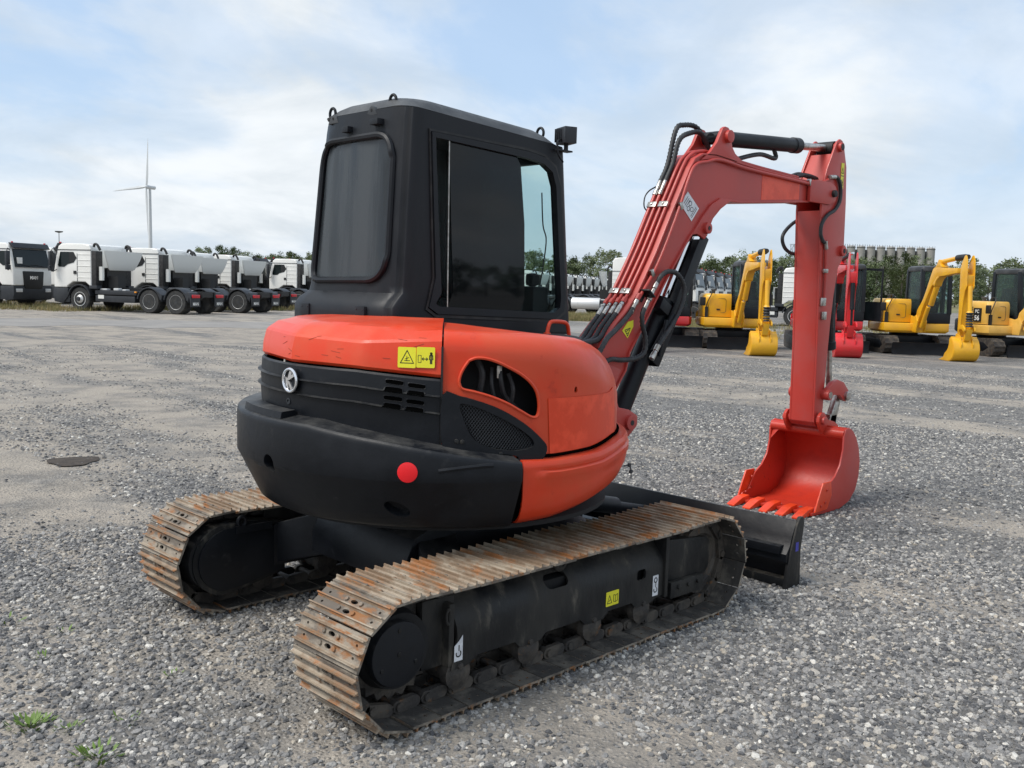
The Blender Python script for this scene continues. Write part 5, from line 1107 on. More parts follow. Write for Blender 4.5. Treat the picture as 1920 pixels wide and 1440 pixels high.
    gt = Nn('FunctionNodeCompare'); gt.operation = 'LESS_THAN'; dt = Nn('ShaderNodeVectorMath'); dt.operation = 'DOT_PRODUCT'; Lk(pos.outputs[0], dt.inputs[0]); dt.inputs[1].default_value = tuple(r0); mg = Nn('ShaderNodeMapRange'); mg.interpolation_type = 'SMOOTHSTEP'; Lk(dt.outputs['Value'], mg.inputs[0]); mg.inputs[1].default_value = DX0; mg.inputs[2].default_value = DX0-3.0; mg.inputs[3].default_value = -.02; mg.inputs[4].default_value = .075; am_ = Nn('ShaderNodeMath'); am_.operation = 'ADD'; Lk(nz.outputs[0], am_.inputs[0]); Lk(mg.outputs[0], am_.inputs[1]); Lk(am_.outputs[0], gt.inputs[0]); Lk(r2.outputs[1], gt.inputs[1]); Lk(gt.outputs[0], iop.inputs['Selection'])
    Lk(iop.outputs[0], go.inputs[0]); md = o.modifiers.new('scatter', 'NODES'); md.node_group = ng
    me.materials.append(Mt)
gravel()
# damp dark patches of soil
def soil(u, v, rx, ry):
    c = at(u, v, 2, 0); mb = MB(); n_ = 26; vs = [c+Vector((0, 0, .016))]
    for i in range(n_): a = 2*math.pi*i/n_; k = 1+.14*math.sin(3*a+u)+.05*math.sin(7*a); d_ = rt*math.cos(a)*rx*k+Vector((fw.x, fw.y, 0))*math.sin(a)*ry*k; vs.append(Vector((c.x+d_.x, c.y+d_.y, .010)))
    mb.add(vs, [(0, 1+i, 1+(i+1) % n_) for i in range(n_)]); o = mb.build('soil_patch', SOIL, None, recalc=False); return tag(o, kind='structure')
SOIL = mat('damp_soil', (.035, .026, .020), .9, 0, (.06, .046, .034), 14, .4, .6, .6, 60)
soil(137, 866, .20, .22)
# weeds
def weed(u, v, s, n_, label, flower=False):
    c = at(u, v, 2, 0); mb = MB(); rr_ = random.Random(int(u))
    for i in range(n_):
        a = rr_.uniform(0, 6.28); L_ = s*rr_.uniform(.5, 1); w_ = L_*.24; r0__ = rr_.uniform(0, s*1.6); b0 = c+Vector((math.cos(a)*r0__, math.sin(a)*r0__, 0)); d_ = Vector((math.cos(a), math.sin(a), rr_.uniform(.4, 1.2))).normalized(); q = Vector((-math.sin(a), math.cos(a), 0))
        mb.add([b0, b0+d_*L_*.5+q*w_/2, b0+d_*L_, b0+d_*L_*.5-q*w_/2], [(0, 1, 2, 3)])
    o = mb.build('weed', M['weed'], None, smooth=0, recalc=False); tag(o, label, 'weed', 'small green weeds in the gravel')
for a in ((57, 1361, .045, 110, 'large flat green weed at the lower left edge of the gravel'), (130, 1367, .03, 40, 'small round weed just right of the largest weed'), (183, 1418, .05, 60, 'spiky yellowish weed at the bottom left of the photo'), (235, 1352, .04, 12, 'tiny weed between the spiky weed and the near track'), (323, 1268, .035, 10, 'tiny two-leaved weed in gravel left of the near track'), (10, 1170, .05, 16, 'little weed at the left edge of the photo'), (120, 1186, .04, 12, 'little weed to the left of the far track tail'), (85, 1235, .04, 12, 'faint little weed midway down the left side')):
    weed(*a)
# ================= lorries ==================
def arc_strip(mb, cx, cz, r, th, a0, a1, y0, y1, n=14):
    mb.strip([(cx+r*math.cos(R(a0+(a1-a0)*i/n)), cz+r*math.sin(R(a0+(a1-a0)*i/n))) for i in range(n+1)], th, y0, y1)
def MBb(*a): m_ = MB(); m_.bb(*a); return m_
def wheel(parent, x, y, r, w_, side, kind):
    t = MB(); t.lathe((x, y-w_/2, r), (0, 1, 0), [(0, r*.62), (0, r*.93), (w_*.12, r), (w_*.88, r), (w_, r*.93), (w_, r*.62)], 30)
    for k in range(30): a = 2*math.pi*k/30; t.box((x+(r+.004)*math.cos(a), y, r+(r+.004)*math.sin(a)), (.028, w_*.8, .022), Matrix.Rotation(-a+math.pi/2, 3, 'Y'))
    wo = t.build('wheel', M['tyre'], parent)
    rm = MB(); s = side; yo_ = y+s*w_/2
    if kind == 'front': pr = [(-.02, r*.62), (.004, r*.60), (.0, r*.56), (-.05, r*.52), (-.02, r*.40), (.03, r*.28), (.07, r*.20), (.10, r*.16), (.105, r*.05)]
    else: pr = [(-.02, r*.63), (.004, r*.61), (-.01, r*.56), (-.14, r*.53), (-.15, r*.34), (-.10, r*.28), (-.03, r*.24), (-.02, r*.12)]
    rm.lathe((x, yo_, r), (0, s, 0), pr, 28); rm.build('rim', M['fueltank'], wo, smooth=30)
    hb = MB(); hb.lathe((x, yo_, r), (0, s, 0), ([(.06, r*.20), (.115, r*.18), (.12, r*.05)] if kind == 'front' else [(-.12, r*.33), (-.09, r*.30), (-.01, r*.25), (.0, r*.1)]), 16)
    if kind == 'front':
        for k in range(10): a = 2*math.pi*k/10; hb.lathe((x+r*.36*math.cos(a), yo_-s*.03, r+r*.36*math.sin(a)), (0, s, 0), [(0, .035), (.012, .035)], 8)
    hb.build('hub', M['plastic'], wo)
def make_truck(tall=False, lettering=True):
    t = empty('truck')
    H = 3.45 if tall else 2.93
    c = MB(); c.prism([(-.62, 1.02), (-.62, H-.22), (-.52, H-.05), (-.2, H), (.95, H), (1.12, H-.12), (1.18, H-.3), (1.33, 1.98), (1.38, 1.72), (1.38, 1.0), (.70, 1.0), (.62, 1.10), (.35, 1.26), (-.30, 1.26), (-.50, 1.12)], -1.16, 1.16)
    cab = c.build('cab', M['white'], t, bevel=.06, seg=3)
    for s in (-1, 1):
        y = s*1.165
        w_ = MB(); w_.prism([(1.14, 1.98), (1.00, 2.56), (.30, 2.56), (.14, 2.30), (.30, 2.10), (.62, 2.02), (.80, 1.90), (1.10, 1.90)], y-.012, y+.012); w_.build('side_window', M['truck_glass'], cab)
        d_ = MB(); d_.prism([(.52, 2.09), (.52, 2.55), (.30, 2.55), (.15, 2.30), (.30, 2.11)], y-.016, y+.016); d_.build('dark_quarter_pane', M['ink'], cab)
        for z in (2.45, 2.2, 1.95, 1.7, 1.45): MBb(-.60, .12, y-.012, y+.012, z, z+.018).build('cab_rib', M['white'], cab, bevel=.004)
        MBb(.10, .118, y-.008, y+.008, 1.28, 2.5).build('door_gap', M['plastic'], cab); MBb(.16, .30, y-.03, y+.03, 1.60, 1.74).build('door_handle', M['ink'], cab, bevel=.01)
        MBb(-.64, 1.2, y-.014, y+.014, 2.64, 2.67).build('roof_seam', M['plastic'], cab)
        st = MB(); st.prism([(.56, .35), (1.30, .35), (1.36, .98), (.62, .98), (.56, .8)], s*.98-.15, s*.98+.15); st.build('step_box', M['plastic'], t, bevel=.02)
        fd = MB(); arc_strip(fd, 0, .54, .62, .05, 12, 168, y-.34 if s > 0 else y-.06, y+.06 if s > 0 else y+.34); fd.bb(-.95, -.55, *sorted((y-s*.3, y+s*.05)), .98, 1.12); fd.build('front_fender', M['plastic'], t, bevel=.01)
        mi = MB(); mi.box((1.30, s*1.40, 2.25), (.10, .22, .62)); mi.box((1.32, s*1.40, 1.82), (.10, .24, .22)); mi.tube([(1.2, s*1.16, 2.6), (1.27, s*1.38, 2.62), (1.27, s*1.38, 1.75), (1.2, s*1.16, 1.78)], .02, 6); mi.build('mirror', M['plastic'], t, bevel=.03)
        co = MB(); co.bb(-.86, -.64, *sorted((s*1.14, s*.72)), 1.12, 2.62); co.tube([(-.66, s*1.02, 2.80), (-.72, s*1.02, 2.92), (-.86, s*1.02, 2.88), (-.98, s*1.0, 2.66)], .055, 8); co.build('air_intake', M['rubber'], t, bevel=.03)
        sk_ = MB(); sk_.bb(-2.95, -.80, *sorted((s*.72, s*1.14)), .74, .93); sk_.bb(-2.85, -.80, *sorted((s*.70, s*1.12)), .42, .70); sk_.build('side_locker', M['plastic'], t, bevel=.02)
        MBb(-1.25, -.95, *sorted((s*1.115, s*1.13)), .56, .72).build('locker_label', M['whitepanel'], t)
        MBb(-2.96, -2.86, *sorted((s*1.10, s*1.16)), .86, .92).build('marker_lamp', M['amber'], t)
        bits = MB(); [bits.bb(x, x+l, *sorted((s*.75, s*1.0)), .93, .93+h) for x, l, h in ((-1.3, .35, .07), (-1.9, .25, .10), (-2.3, .2, .06))]; bits.build('air_tank', M['fueltank'], t, bevel=.02)
        for x in (-3.60, -4.95):
            fm_ = MB(); arc_strip(fm_, x, .52, .60, .045, 8, 172, s*.86-.33, s*.86+.33); fm_.prism([(x-.64, .5), (x-.60, .62), (x-.5, .85), (x-.40, .98), (x-.72, .9) if False else (x-.68, .80)], s*.86-.33, s*.86+.33); fm_.build('rear_fender', M['plastic'], t, bevel=.012)
            wheel(t, x, s*.88, .515, .54, s, 'rear')
        bf_ = MB(); bf_.prism([(-5.50, .98), (-5.62, .95), (-5.72, .80), (-5.74, .34), (-5.70, .34), (-5.66, .70), (-5.54, .86)], s*.86-.33, s*.86+.33); flap = bf_.build('mud_flap', M['plastic'], t, bevel=.008)
        MBb(-5.775, -5.73, *sorted((s*.60, s*1.12)), .72, .86).build('tail_lamp', M['lamp_red'], t, bevel=.01)
        if lettering: text_mesh('MAN', .19, 'mud_flap_lettering', M['white'], flap, (-5.745, s*.86, .46), (0, -1, 0), (0, 0, 1), .003, .004)
        wheel(t, 0, s*1.0, .515, .32, s, 'front')
        hl = MB(); hl.box((1.40, s*.88, .78), (.10, .34, .16), Matrix.Rotation(R(8*s), 3, 'Z')); hl.build('headlight', M['fueltank'], t, bevel=.02)
        MBb(1.12, 1.20, *sorted((s*.95, s*1.0)), H+.02, H+.07).build('roof_marker', M['lamp_red'], t)
        ra_ = MB(); [ra_.bb(-5.8, -.4, s*.43-.04, s*.43+.04, z0, z1) for z0, z1 in ((.72, .98),)]; ra_.build('chassis_rail', M['ink'], t)
    bu = MB(); bu.prism([(.62, .98), (1.39, .98), (1.42, .62), (1.36, .36), (.9, .30), (.62, .6)], -1.18, 1.18); bu.build('bumper', M['plastic'], t, bevel=.05)
    ws = MB(); ws.add([(1.16, -1.0, H-.27), (1.16, 1.0, H-.27), (1.36, 1.04, 1.84), (1.36, -1.04, 1.84), (1.22, -1.0, H-.27), (1.22, 1.0, H-.27), (1.42, 1.04, 1.84), (1.42, -1.04, 1.84)], [(0, 1, 2, 3), (7, 6, 5, 4), (0, 4, 5, 1), (1, 5, 6, 2), (2, 6, 7, 3), (3, 7, 4, 0)]); wso = ws.build('windscreen', M['truck_glass'], t)
    MBb(1.34, 1.425, -.92, -.66, 2.00, 2.28).build('windscreen_notice', M['white'], t)
    wi_ = MB(); wi_.tube([(1.43, .7, 1.88), (1.42, 0, 1.96), (1.43, -.1, 1.9)], .012, 6); wi_.tube([(1.43, -.1, 1.88), (1.42, -.75, 1.96), (1.43, -.85, 1.9)], .012, 6); wi_.build('wiper', M['ink'], wso)
    vi = MB(); vi.prism([(1.05, H+.02), (1.22, H+.02), (1.36, H-.20), (1.33, H-.24), (1.14, H-.10)], -1.10, 1.10); vi.build('sun_visor', M['plastic'], t, bevel=.02)
    gr = MB(); gr.prism([(-.62, 1.66), (.62, 1.66), (.56, 1.0), (.48, .86), (-.48, .86), (-.56, 1.0)], 1.37, 1.43, ax=0); gro = gr.build('radiator_grille', M['ink'], t, bevel=.02)
    if lettering: text_mesh('MAN', .22, 'grille_lettering', M['silver'], gro, (1.434, 0, 1.36), (0, 1, 0), (0, 0, 1), .006, .006)
    fw_ = MB(); fw_.lathe((-4.3, 0, .98), (0, 0, 1), [(0, .5), (.10, .48), (.14, .42), (.15, .05)], 24); fw_.build('fifth_wheel', M['ink'], t)
    ch_ = MB(); [ch_.bb(x-.06, x+.06, -.42, .42, .75, .95) for x in (-5.7, -4.3, -3.0, -1.8)]; ch_.bb(-1.0, -.7, -.6, .6, 1.0, 1.9); ch_.bb(-2.6, -1.2, -.35, .35, .55, 1.05); ch_.bb(-1.6, -1.1, .2, .65, 1.0, 1.55); ch_.cyl((-3.6, -.9, .52), (-3.6, .9, .52), .09, n=10); ch_.cyl((-4.95, -.9, .52), (-4.95, .9, .52), .09, n=10)
    for k in range(5): ch_.lathe((-5.45, -.18+.07*k, .72), (0, 1, 0), [(0, .11), (.02, .11)], 14)
    ch_.build('driveline', M['ink'], t)
    # pale deflector panel carried behind the cab, tapering downwards
    pn_ = MB(); vs = []
    for z, hw_, x in ((2.64, 1.26, -1.42), (2.35, 1.14, -1.40), (2.1, 1.0, -1.36), (1.86, .84, -1.30), (1.80, .74, -1.26)):
        for k in range(9): y = -1+2*k/8; vs.append((x-.04*(1-y*y), y*hw_, z))
    vs += [(x+.03, y, z) for x, y, z in vs]; o = 45
    fs = [(i*9+j, i*9+j+1, i*9+j+10, i*9+j+9) for i in range(4) for j in range(8)]; fs += [tuple(o+q for q in f)[::-1] for f in fs]
    pn_.add(vs, fs); pn_.build('deflector_panel', M['whitepanel'], t)
    wc = MB(); wc.loft([[Vector((-1.0+.12*math.cos(a), .95+.10*math.sin(a), z)) for a in [2*math.pi*k/8 for k in range(8)]] for z in (1.35, 1.5, 1.8, 1.95)]); wc.build('wrapped_fitting', M['whitepanel'], t)
    return t
def put(o, pos, head, label, group=None, cat='truck'):
    o.location = pos; o.rotation_euler = (0, 0, R(head)); tag(o, label, cat, group); return o
TK = make_truck()
def wheelpos(u, dist, head, loc):     # root so that the local point loc stands at that bearing and distance
    p = gnd(u, dist); c, s = math.cos(R(head)), math.sin(R(head)); return Vector((p.x-(loc[0]*c-loc[1]*s), p.y-(loc[0]*s+loc[1]*c), 0))
TG = 'white tractor lorries parked in the yard'
lorries = [
 (155, 43, 118, (0, 1.05), 'white tractor lorry left of the wind turbine, front wheel and side window in full view'),
 (281, 46.8, 118, (0, 1.05), 'white tractor lorry directly below the wind turbine, behind its neighbour\'s rear wheels'),
 (338, 52, 118, (0, 1.05), 'white tractor lorry of which only the roof shows just right of the turbine tower'),
 (418, 56, 118, (0, 1.05), 'white tractor lorry with ribbed cab side midway between the turbine and the excavator'),
 (462, 63, 118, (0, 1.05), 'white tractor lorry mostly hidden right of the ribbed cab, in front of the far trees'),
 (541, 62, 118, (0, 1.05), 'white tractor lorry nearest the black cab of the big excavator, side window facing us'),
 (66, 45.5, 298, (1.4, 0), 'white lorry at the left edge of the photo with its black grille facing the camera'),
 (84, 51, 298, (.4, -1.1), 'white lorry squeezed between the two leftmost lorries, only its door seen'),
 (487, 63, 296, (1.4, 0), 'white lorry facing the camera with black roof visor, before the left tree line'),
 (1481, 48.5, 299, (0, -1.05), 'white lorry side-on behind the red digging arm, its silver front wheel visible'),
]
first = True
for (u, d_, h_, loc, lab) in lorries:
    o = TK if first else copy_tree(TK); first = False
    put(o, wheelpos(u, d_, h_, loc), h_, lab, TG)
for k, (u, d_) in enumerate(((1306, 58), (1326, 63), (1343, 68), (1358, 73.5), (1371, 79))):
    put(copy_tree(TK), wheelpos(u, d_, 292, (1.4, 0)), 292, ['first', 'second', 'third', 'fourth', 'fifth'][k]+' white lorry from the left in the row behind the leftmost yellow digger', 'lorries in a row facing the camera')
TT = make_truck(tall=True, lettering=False)
ta = MB(); ta.cyl((-3.0, -.95, .72), (-1.3, -.95, .72), .34, n=24); [ta.cyl((x-.02, -.95, .72), (x+.02, -.95, .72), .35, n=24) for x in (-2.6, -1.7)]; ta.build('fuel_tank', M['fueltank'], TT, bevel=.02)
put(TT, wheelpos(1160, 57, 299, (0, -1.05)), 299, 'tall white lorry with long silver fuel tank, just left of the red boom', TG)
b_ = gnd(985, 80)
for k in range(9):
    put(copy_tree(TK), b_+Vector((math.cos(R(31)), math.sin(R(31)), 0))*(5.2*k), 118, ['nearest', 'second', 'third', 'fourth', 'fifth', 'sixth', 'seventh', 'eighth', 'farthest'][k]+' lorry from the left in the far row beside the excavator cab', 'far row of white lorries')

# ================= neighbouring excavators ==================
def make_digger(pm, name_col, slew=0, arms='same', roofc='cabblack', pc=False, door=False, buck=None):
    t = empty('excavator'); rotM = Matrix.Rotation(R(slew), 4, 'Z')
    def B(mb, name, m, parent=t, **k):
        return mb.build(name, m, parent, **k)
    def U(mb, name, m, parent=t, **k):
        mb.v = [tuple(rotM @ Vector(p)) for p in mb.v]; return mb.build(name, m, parent, **k)
    for s in (-1, 1):
        tr_ = MB(); path = []
        for i in range(80):
            x, z, a = track_pt(i*PER/80); e = .022 if i % 2 else 0; path.append((x+math.sin(a)*e-.3, z-math.cos(a)*e))
        tr_.prism(path, s*.78-.2, s*.78+.2); tk = B(tr_, 'track', M['chain'], smooth=0)
        fr_ = MB(); fr_.prism([(-.80, .16), (.75, .14), (.95, .26), (.75, .40), (-.80, .42)], s*.78-.21, s*.78+.212); fr_.build('track_frame', M['black'], tk, bevel=.02)
    cbm = MB(); cbm.bb(-.5, .6, -.6, .6, .28, .52); cbm.lathe((0, 0, .5), (0, 0, 1), [(0, .4), (.1, .4)], 24); B(cbm, 'car_body', M['black'], bevel=.03)
    blm = MB(); blm.prism([(1.62, .02), (1.66, .02), (1.63, .18), (1.68, .36), (1.64, .36), (1.58, .18)], -.97, .97); blm.bb(.6, 1.6, -.5, -.38, .12, .26); blm.bb(.6, 1.6, .38, .5, .12, .26); B(blm, 'dozer_blade', M['black'])
    # upper
    bd_ = MB(); ring0 = []
    def foot(k, ins_=0): return [(.86-ins_, -.93*k+ins_), (.70-ins_, -.96*k+ins_)]+[((-.02)+(.96*k-ins_)*math.cos(R(a)), (.96*k-ins_)*math.sin(R(a))) for a in range(255, 104, -15)]+[(.70-ins_, .96*k-ins_), (.95-ins_, .90*k-ins_)]
    bd_.loft([[Vector((*p, z)) for p in foot(k, i_)] for z, k, i_ in ((.60, .96, .04), (.66, 1, 0), (.86, 1, 0), (.88, 1, .01))]); U(bd_, 'lower_body', pm, bevel=.015)
    hd_ = MB(); hp = [(.76, -.14), (.80, -.78), (.70, -.90)]+[(.94*math.cos(R(a)), .92*math.sin(R(a))) for a in range(265, 150, -15)]+[(-.80, .1), (-.2, .1), (-.2, -.14)]
    hd_.loft([[Vector((p[0]*(1-i_*.9)+.0, -.1+(p[1]+.1)*(1-i_), z)) for p in hp] for z, i_ in ((.90, 0), (1.38, .0), (1.48, .02), (1.545, .07), (1.56, .14))]); U(hd_, 'engine_hood', pm, bevel=.012, smooth=40)
    li = MB(); pts_ = [Vector((.775, y, z)) for y, z in rrect(-.70, -.30, 1.02, 1.42, .06, 4)]; li.tube(pts_+[pts_[0]], .005, 5); U(li, 'hatch_outline', M['plastic'])
    hl_ = MB(); hl_.bb(.77, .80, -.57, -.47, 1.09, 1.13); U(hl_, 'hatch_handle', M['ink'])
    cap = MB(); cap.cyl((.2, -.55, 1.54), (.2, -.55, 1.64), .05, n=12); cap.cyl((.2, -.55, 1.64), (.2, -.55, 1.69), .075, n=12); U(cap, 'fuel_cap', M['darkgap'])
    hr = MB(); hr.tube([(.80, -.86, .95), (.82, -.86, 1.25), (.80, -.70, 1.62), (.60, -.66, 1.66), (.55, -.66, 1.54)], .014, 8); hr.bb(.78, .84, -.90, -.82, .80, 1.18); U(hr, 'handrail', M['ink'])
    mr_ = MB(); mr_.box((.84, -.98, 1.33), (.06, .16, .24)); U(mr_, 'mirror', M['ink'], bevel=.02)
    cw_ = MB(); cw_.loft([[Vector(((-.02)+r_*math.cos(R(a)), r_*math.sin(R(a)), z)) for a in range(110, 251, 10)]+[Vector((-.3, -.8, z)), Vector((-.3, .8, z))] for z, r_ in ((.66, .96), (.7, .99), (1.0, .99), (1.04, .95))]); U(cw_, 'counterweight', M['black'] if pc else pm, bevel=.01)
    # cab
    cz0, cz1 = .88, 2.50; X0, X1, Y0, Y1 = -.18, .94, .06, .93
    lo_ = MB(); lo_.bb(X0, X1, Y0, Y1, cz0, 1.18); cabr = U(lo_, 'cab', M['cabblack'], bevel=.03)
    po = MB()
    U(MB().bb(X0, X0+.32, Y0+.0, Y1, 1.18, 1.5), 'cab_rear_panel', M['cabblack'], cabr, bevel=.02)
    for x, y in ((X0+.05, Y0+.04), (X0+.05, Y1-.04), (X1-.04, Y0+.04), (X1-.04, Y1-.04), (.42, Y1-.03)):
        p1 = MB(); p1.loft([[Vector((x+a, y+b, 1.15)) for a, b in ((-.055, -.05), (.055, -.05), (.055, .05), (-.055, .05))], [Vector((x+a-(.10 if x > .6 else -.02), y+b, 2.42)) for a, b in ((-.055, -.05), (.055, -.05), (.055, .05), (-.055, .05))]]); U(p1, 'pillar', M['cabblack'], cabr, bevel=.01)
    rf_ = MB(); rf_.loft([[Vector((x, y, z)) for x, y in rrect(X0-.02+i_, X1-.06-i_, Y0-.01+i_, Y1+.01-i_, .08, 3)] for z, i_ in ((2.36, .01), (2.40, 0), (2.48, .02), (2.52, .08))]); U(rf_, 'cab_roof', M['roof'], cabr)
    gs_ = MB(); gs_.bb(X0+.03, X0+.036, Y0+.06, Y1-.06, 1.5, 2.36); gs_.bb(X0+.1, X1-.06, Y0+.02, Y0+.026, 1.18, 2.36); gs_.bb(X0+.1, X1-.06, Y1-.03, Y1-.024, 1.18, 2.36)
    gs_.add([(X1-.02, Y0+.06, 1.18), (X1-.02, Y1-.06, 1.18), (X1-.12, Y1-.06, 2.36), (X1-.12, Y0+.06, 2.36)], [(0, 1, 2, 3)]); U(gs_, 'cab_glazing', M['tint_glass'], cabr, smooth=0)
    se = MB(); se.bb(.0, .45, .28, .72, 1.18, 1.40); se.bb(-.02, .12, .28, .72, 1.4, 1.95); se.bb(.6, .8, .12, .25, 1.18, 1.55); U(se, 'operator_seat', M['rubber'], cabr, bevel=.03)
    # swing bracket, boom and arm in the stowed pose
    dxb = -.3
    def T(poly, f=1): return [(a+dxb, b) for a, b in poly]
    yb0, yb1 = -.10, .10
    br = MB(); br.prism(T([(1.02, .66), (1.45, .62), (1.52, .95), (1.40, 1.12), (1.25, 1.06), (1.05, 1.10)]), -.14, -.10); br.prism(T([(1.02, .66), (1.45, .62), (1.52, .95), (1.40, 1.12), (1.25, 1.06), (1.05, 1.10)]), .10, .14); br.bb(.55, 1.12, -.13, .13, .62, .95); U(br, 'swing_bracket', pm, bevel=.012)
    bo2 = MB(); bo2.prism(T(BO), yb0, yb1); bo2.prism(T(UP), yb0, yb1); bo2.prism(T(LP), yb0, yb1); bb_ = U(bo2, 'boom', pm, bevel=.01)
    for k in range(2):
        hz_ = MB(); hz_.tube([(.95, .05+.05*k, 1.15), (1.12, .08+.06*k, 1.5), (1.42, .13, 1.80+.1*k), (1.72, .12, 1.95), (1.66, .12, 1.6), (1.50, .12, 1.35)], .02, 8); U(hz_, 'hydraulic_hose', M['hose'], bb_)
    c1 = MB(); c1.cyl((1.20, 0, .78), (1.55, 0, 1.36), .06, n=14); c1.cyl((1.70, 0, 1.42), (2.0, 0, 1.94), .075, n=14); U(c1, 'boom_cylinder', pm if not name_col == 'red' else M['black'], bb_)
    c2 = MB(); c2.cyl((1.5, 0, 1.3), (2.03, 0, 1.98), .035, n=10); U(c2, 'boom_cylinder_rod', M['chrome'], bb_)
    c3 = MB(); c3.cyl((2.24, 0, 2.59), (3.1, 0, 2.66), .06, n=14); ac_ = U(c3, 'arm_cylinder', pm if name_col != 'red' else M['plastic'])
    c4 = MB(); c4.lathe((3.05, 0, 2.66), (1, 0, .03), [(0, .05), (.05, .085), (.45, .08), (.62, .06)], 14) if name_col != 'red' else c4.cyl((3.05, 0, 2.66), (3.7, 0, 2.7), .03, n=10); U(c4, 'rod_cover', M['rubber'] if name_col != 'red' else M['chrome'], ac_)
    a_ = MB(); a_.prism(T([(3.885, .64), (3.87, 1.2), (3.83, 1.9), (3.81, 2.3), (4.17, 2.2), (4.165, 2.0), (4.09, 1.80), (4.05, 1.55), (4.01, .95), (4.0, .66)]), -.085, .085)
    for y in (-.105, .085): a_.prism(T([(x, z if z < 2.6 else 2.6+(z-2.6)*.75) for x, z in AO]), y, y+.02)
    aa_ = U(a_, 'arm', pm, bevel=.008)
    c5 = MB(); c5.cyl((3.88, 0, 1.93), (3.96, 0, 1.25), .058, n=14); c5.lathe((3.95, 0, 1.3), (.05, 0, -1), [(q*.04, .085 if q % 2 else .06) for q in range(10)], 14) if name_col != 'red' else c5.cyl((3.95, 0, 1.3), (4.0, 0, .85), .03, n=10); U(c5, 'bucket_cylinder', pm if name_col != 'red' else M['black'], aa_)
    if name_col != 'red':
        c6 = MB(); c6.lathe((3.955, 0, 1.28), (.05, 0, -1), [(q*.035, .092 if q % 2 else .066) for q in range(12)], 14); U(c6, 'cylinder_bellows', M['rubber'], aa_)
    lk_ = MB(); lk_.prism(T(LKP), -.15, -.11); lk_.prism(T(LKP), .11, .15); lk_.prism(T([(4.26, .84), (4.33, .84), (4.23, .55), (4.13, .52)]), -.08, .08); U(lk_, 'bucket_link', pm, aa_, bevel=.005)
    bk_2 = MB(); bk_2.strip(T(bkp), -.02, -.33, .33)
    for y in (-.34, .32): bk_2.prism(T(SP), y, y+.02)
    bk_2.cyl((4.04+dxb, -.33, .60), (4.04+dxb, .33, .60), .04, n=14)
    for y in (-.16, .14): bk_2.prism(T([(3.90, .60), (3.925, .72), (3.965, .72), (4.16, .66), (4.27, .45), (4.25, .30), (4.15, .50)]), y, y+.025)
    bko = U(bk_2, 'bucket', buck or pm, bevel=.006)
    for k in range(5):
        tt = MB(); y = -.28+.14*k; tt.loft([[Vector((3.30+dx_, y+a*.035, z)) for a, z in ((-1, .008), (1, .008), (1, zz_), (-1, zz_))] for dx_, zz_ in ((0, .06), (-.20, .015))]); U(tt, 'bucket_tooth', buck or pm, bko)
    return t
DG = 'small excavators parked side by side across the yard'
Y1_ = make_digger(M['yellow'], 'yellow'); put(Y1_, (21.75, 12.25, 0), 226, 'yellow excavator in the gap between red boom and red digging arm', DG, 'excavator')
Y2_ = copy_tree(Y1_); put(Y2_, (25.45, 8.65, 0), 226, 'yellow excavator just right of the bright red one, whole boom and bucket in view', DG, 'excavator')
Y3_ = make_digger(M['paleyellow'], 'yellow', pc=True); put(Y3_, (27.28, 6.82, 0), 243, 'paler yellow excavator at the right edge with 56 on its flank', DG, 'excavator')
R2_ = make_digger(M['brightred'], 'red', buck=M['brightred']); put(R2_, (23.94, 10.39, 0), 217, 'bright red excavator behind the big machine\'s vertical arm, next to the yellow ones', DG, 'excavator')
R1_ = make_digger(M['brightred'], 'red', slew=-13); put(R1_, (20.62, 13.94, 0), 226, 'red excavator mostly hidden behind the red boom hoses, its black blade showing', DG, 'excavator')
# flank panel with lettering on the paler machine
for k in range(7):
    MBb(-.06, .19, -.935, -.86, 1.0+.06*k, 1.03+.06*k).build('vent_slot', M['ink'], Y3_)
MBb(.24, .52, -.936, -.86, .97, 1.36).build('number_panel', M['ink'], Y3_)
text_mesh('56', .19, 'number_lettering', M['white'], Y3_, (.38, -.940, 1.07), (1, 0, 0), (0, 0, 1), .002, .005); text_mesh('PC', .13, 'number_lettering', M['white'], Y3_, (.38, -.940, 1.26), (1, 0, 0), (0, 0, 1), .002, .003)
# open cab door on the bright red machine
dr = MB(); dr.sheet([(0, .9), (.62, .9), (.62, 2.40), (0, 2.42)], [[(.05, 1.45), (.57, 1.45), (.57, 2.33), (.05, 2.35)]], lambda a, b, o: Vector((.30+a*.6+o, .95+a*.8, b)), .035, .5); dro = dr.build('cab_door', M['cabblack'], R2_); dg_ = MB(); dg_.add([Vector((.32+a*.6, .95+a*.8, b)) for a, b in ((.05, 1.45), (.57, 1.45), (.57, 2.33), (.05, 2.35))], [(0, 1, 2, 3)]); dg_.build('door_glass', M['cab_glass'], dro, smooth=0)

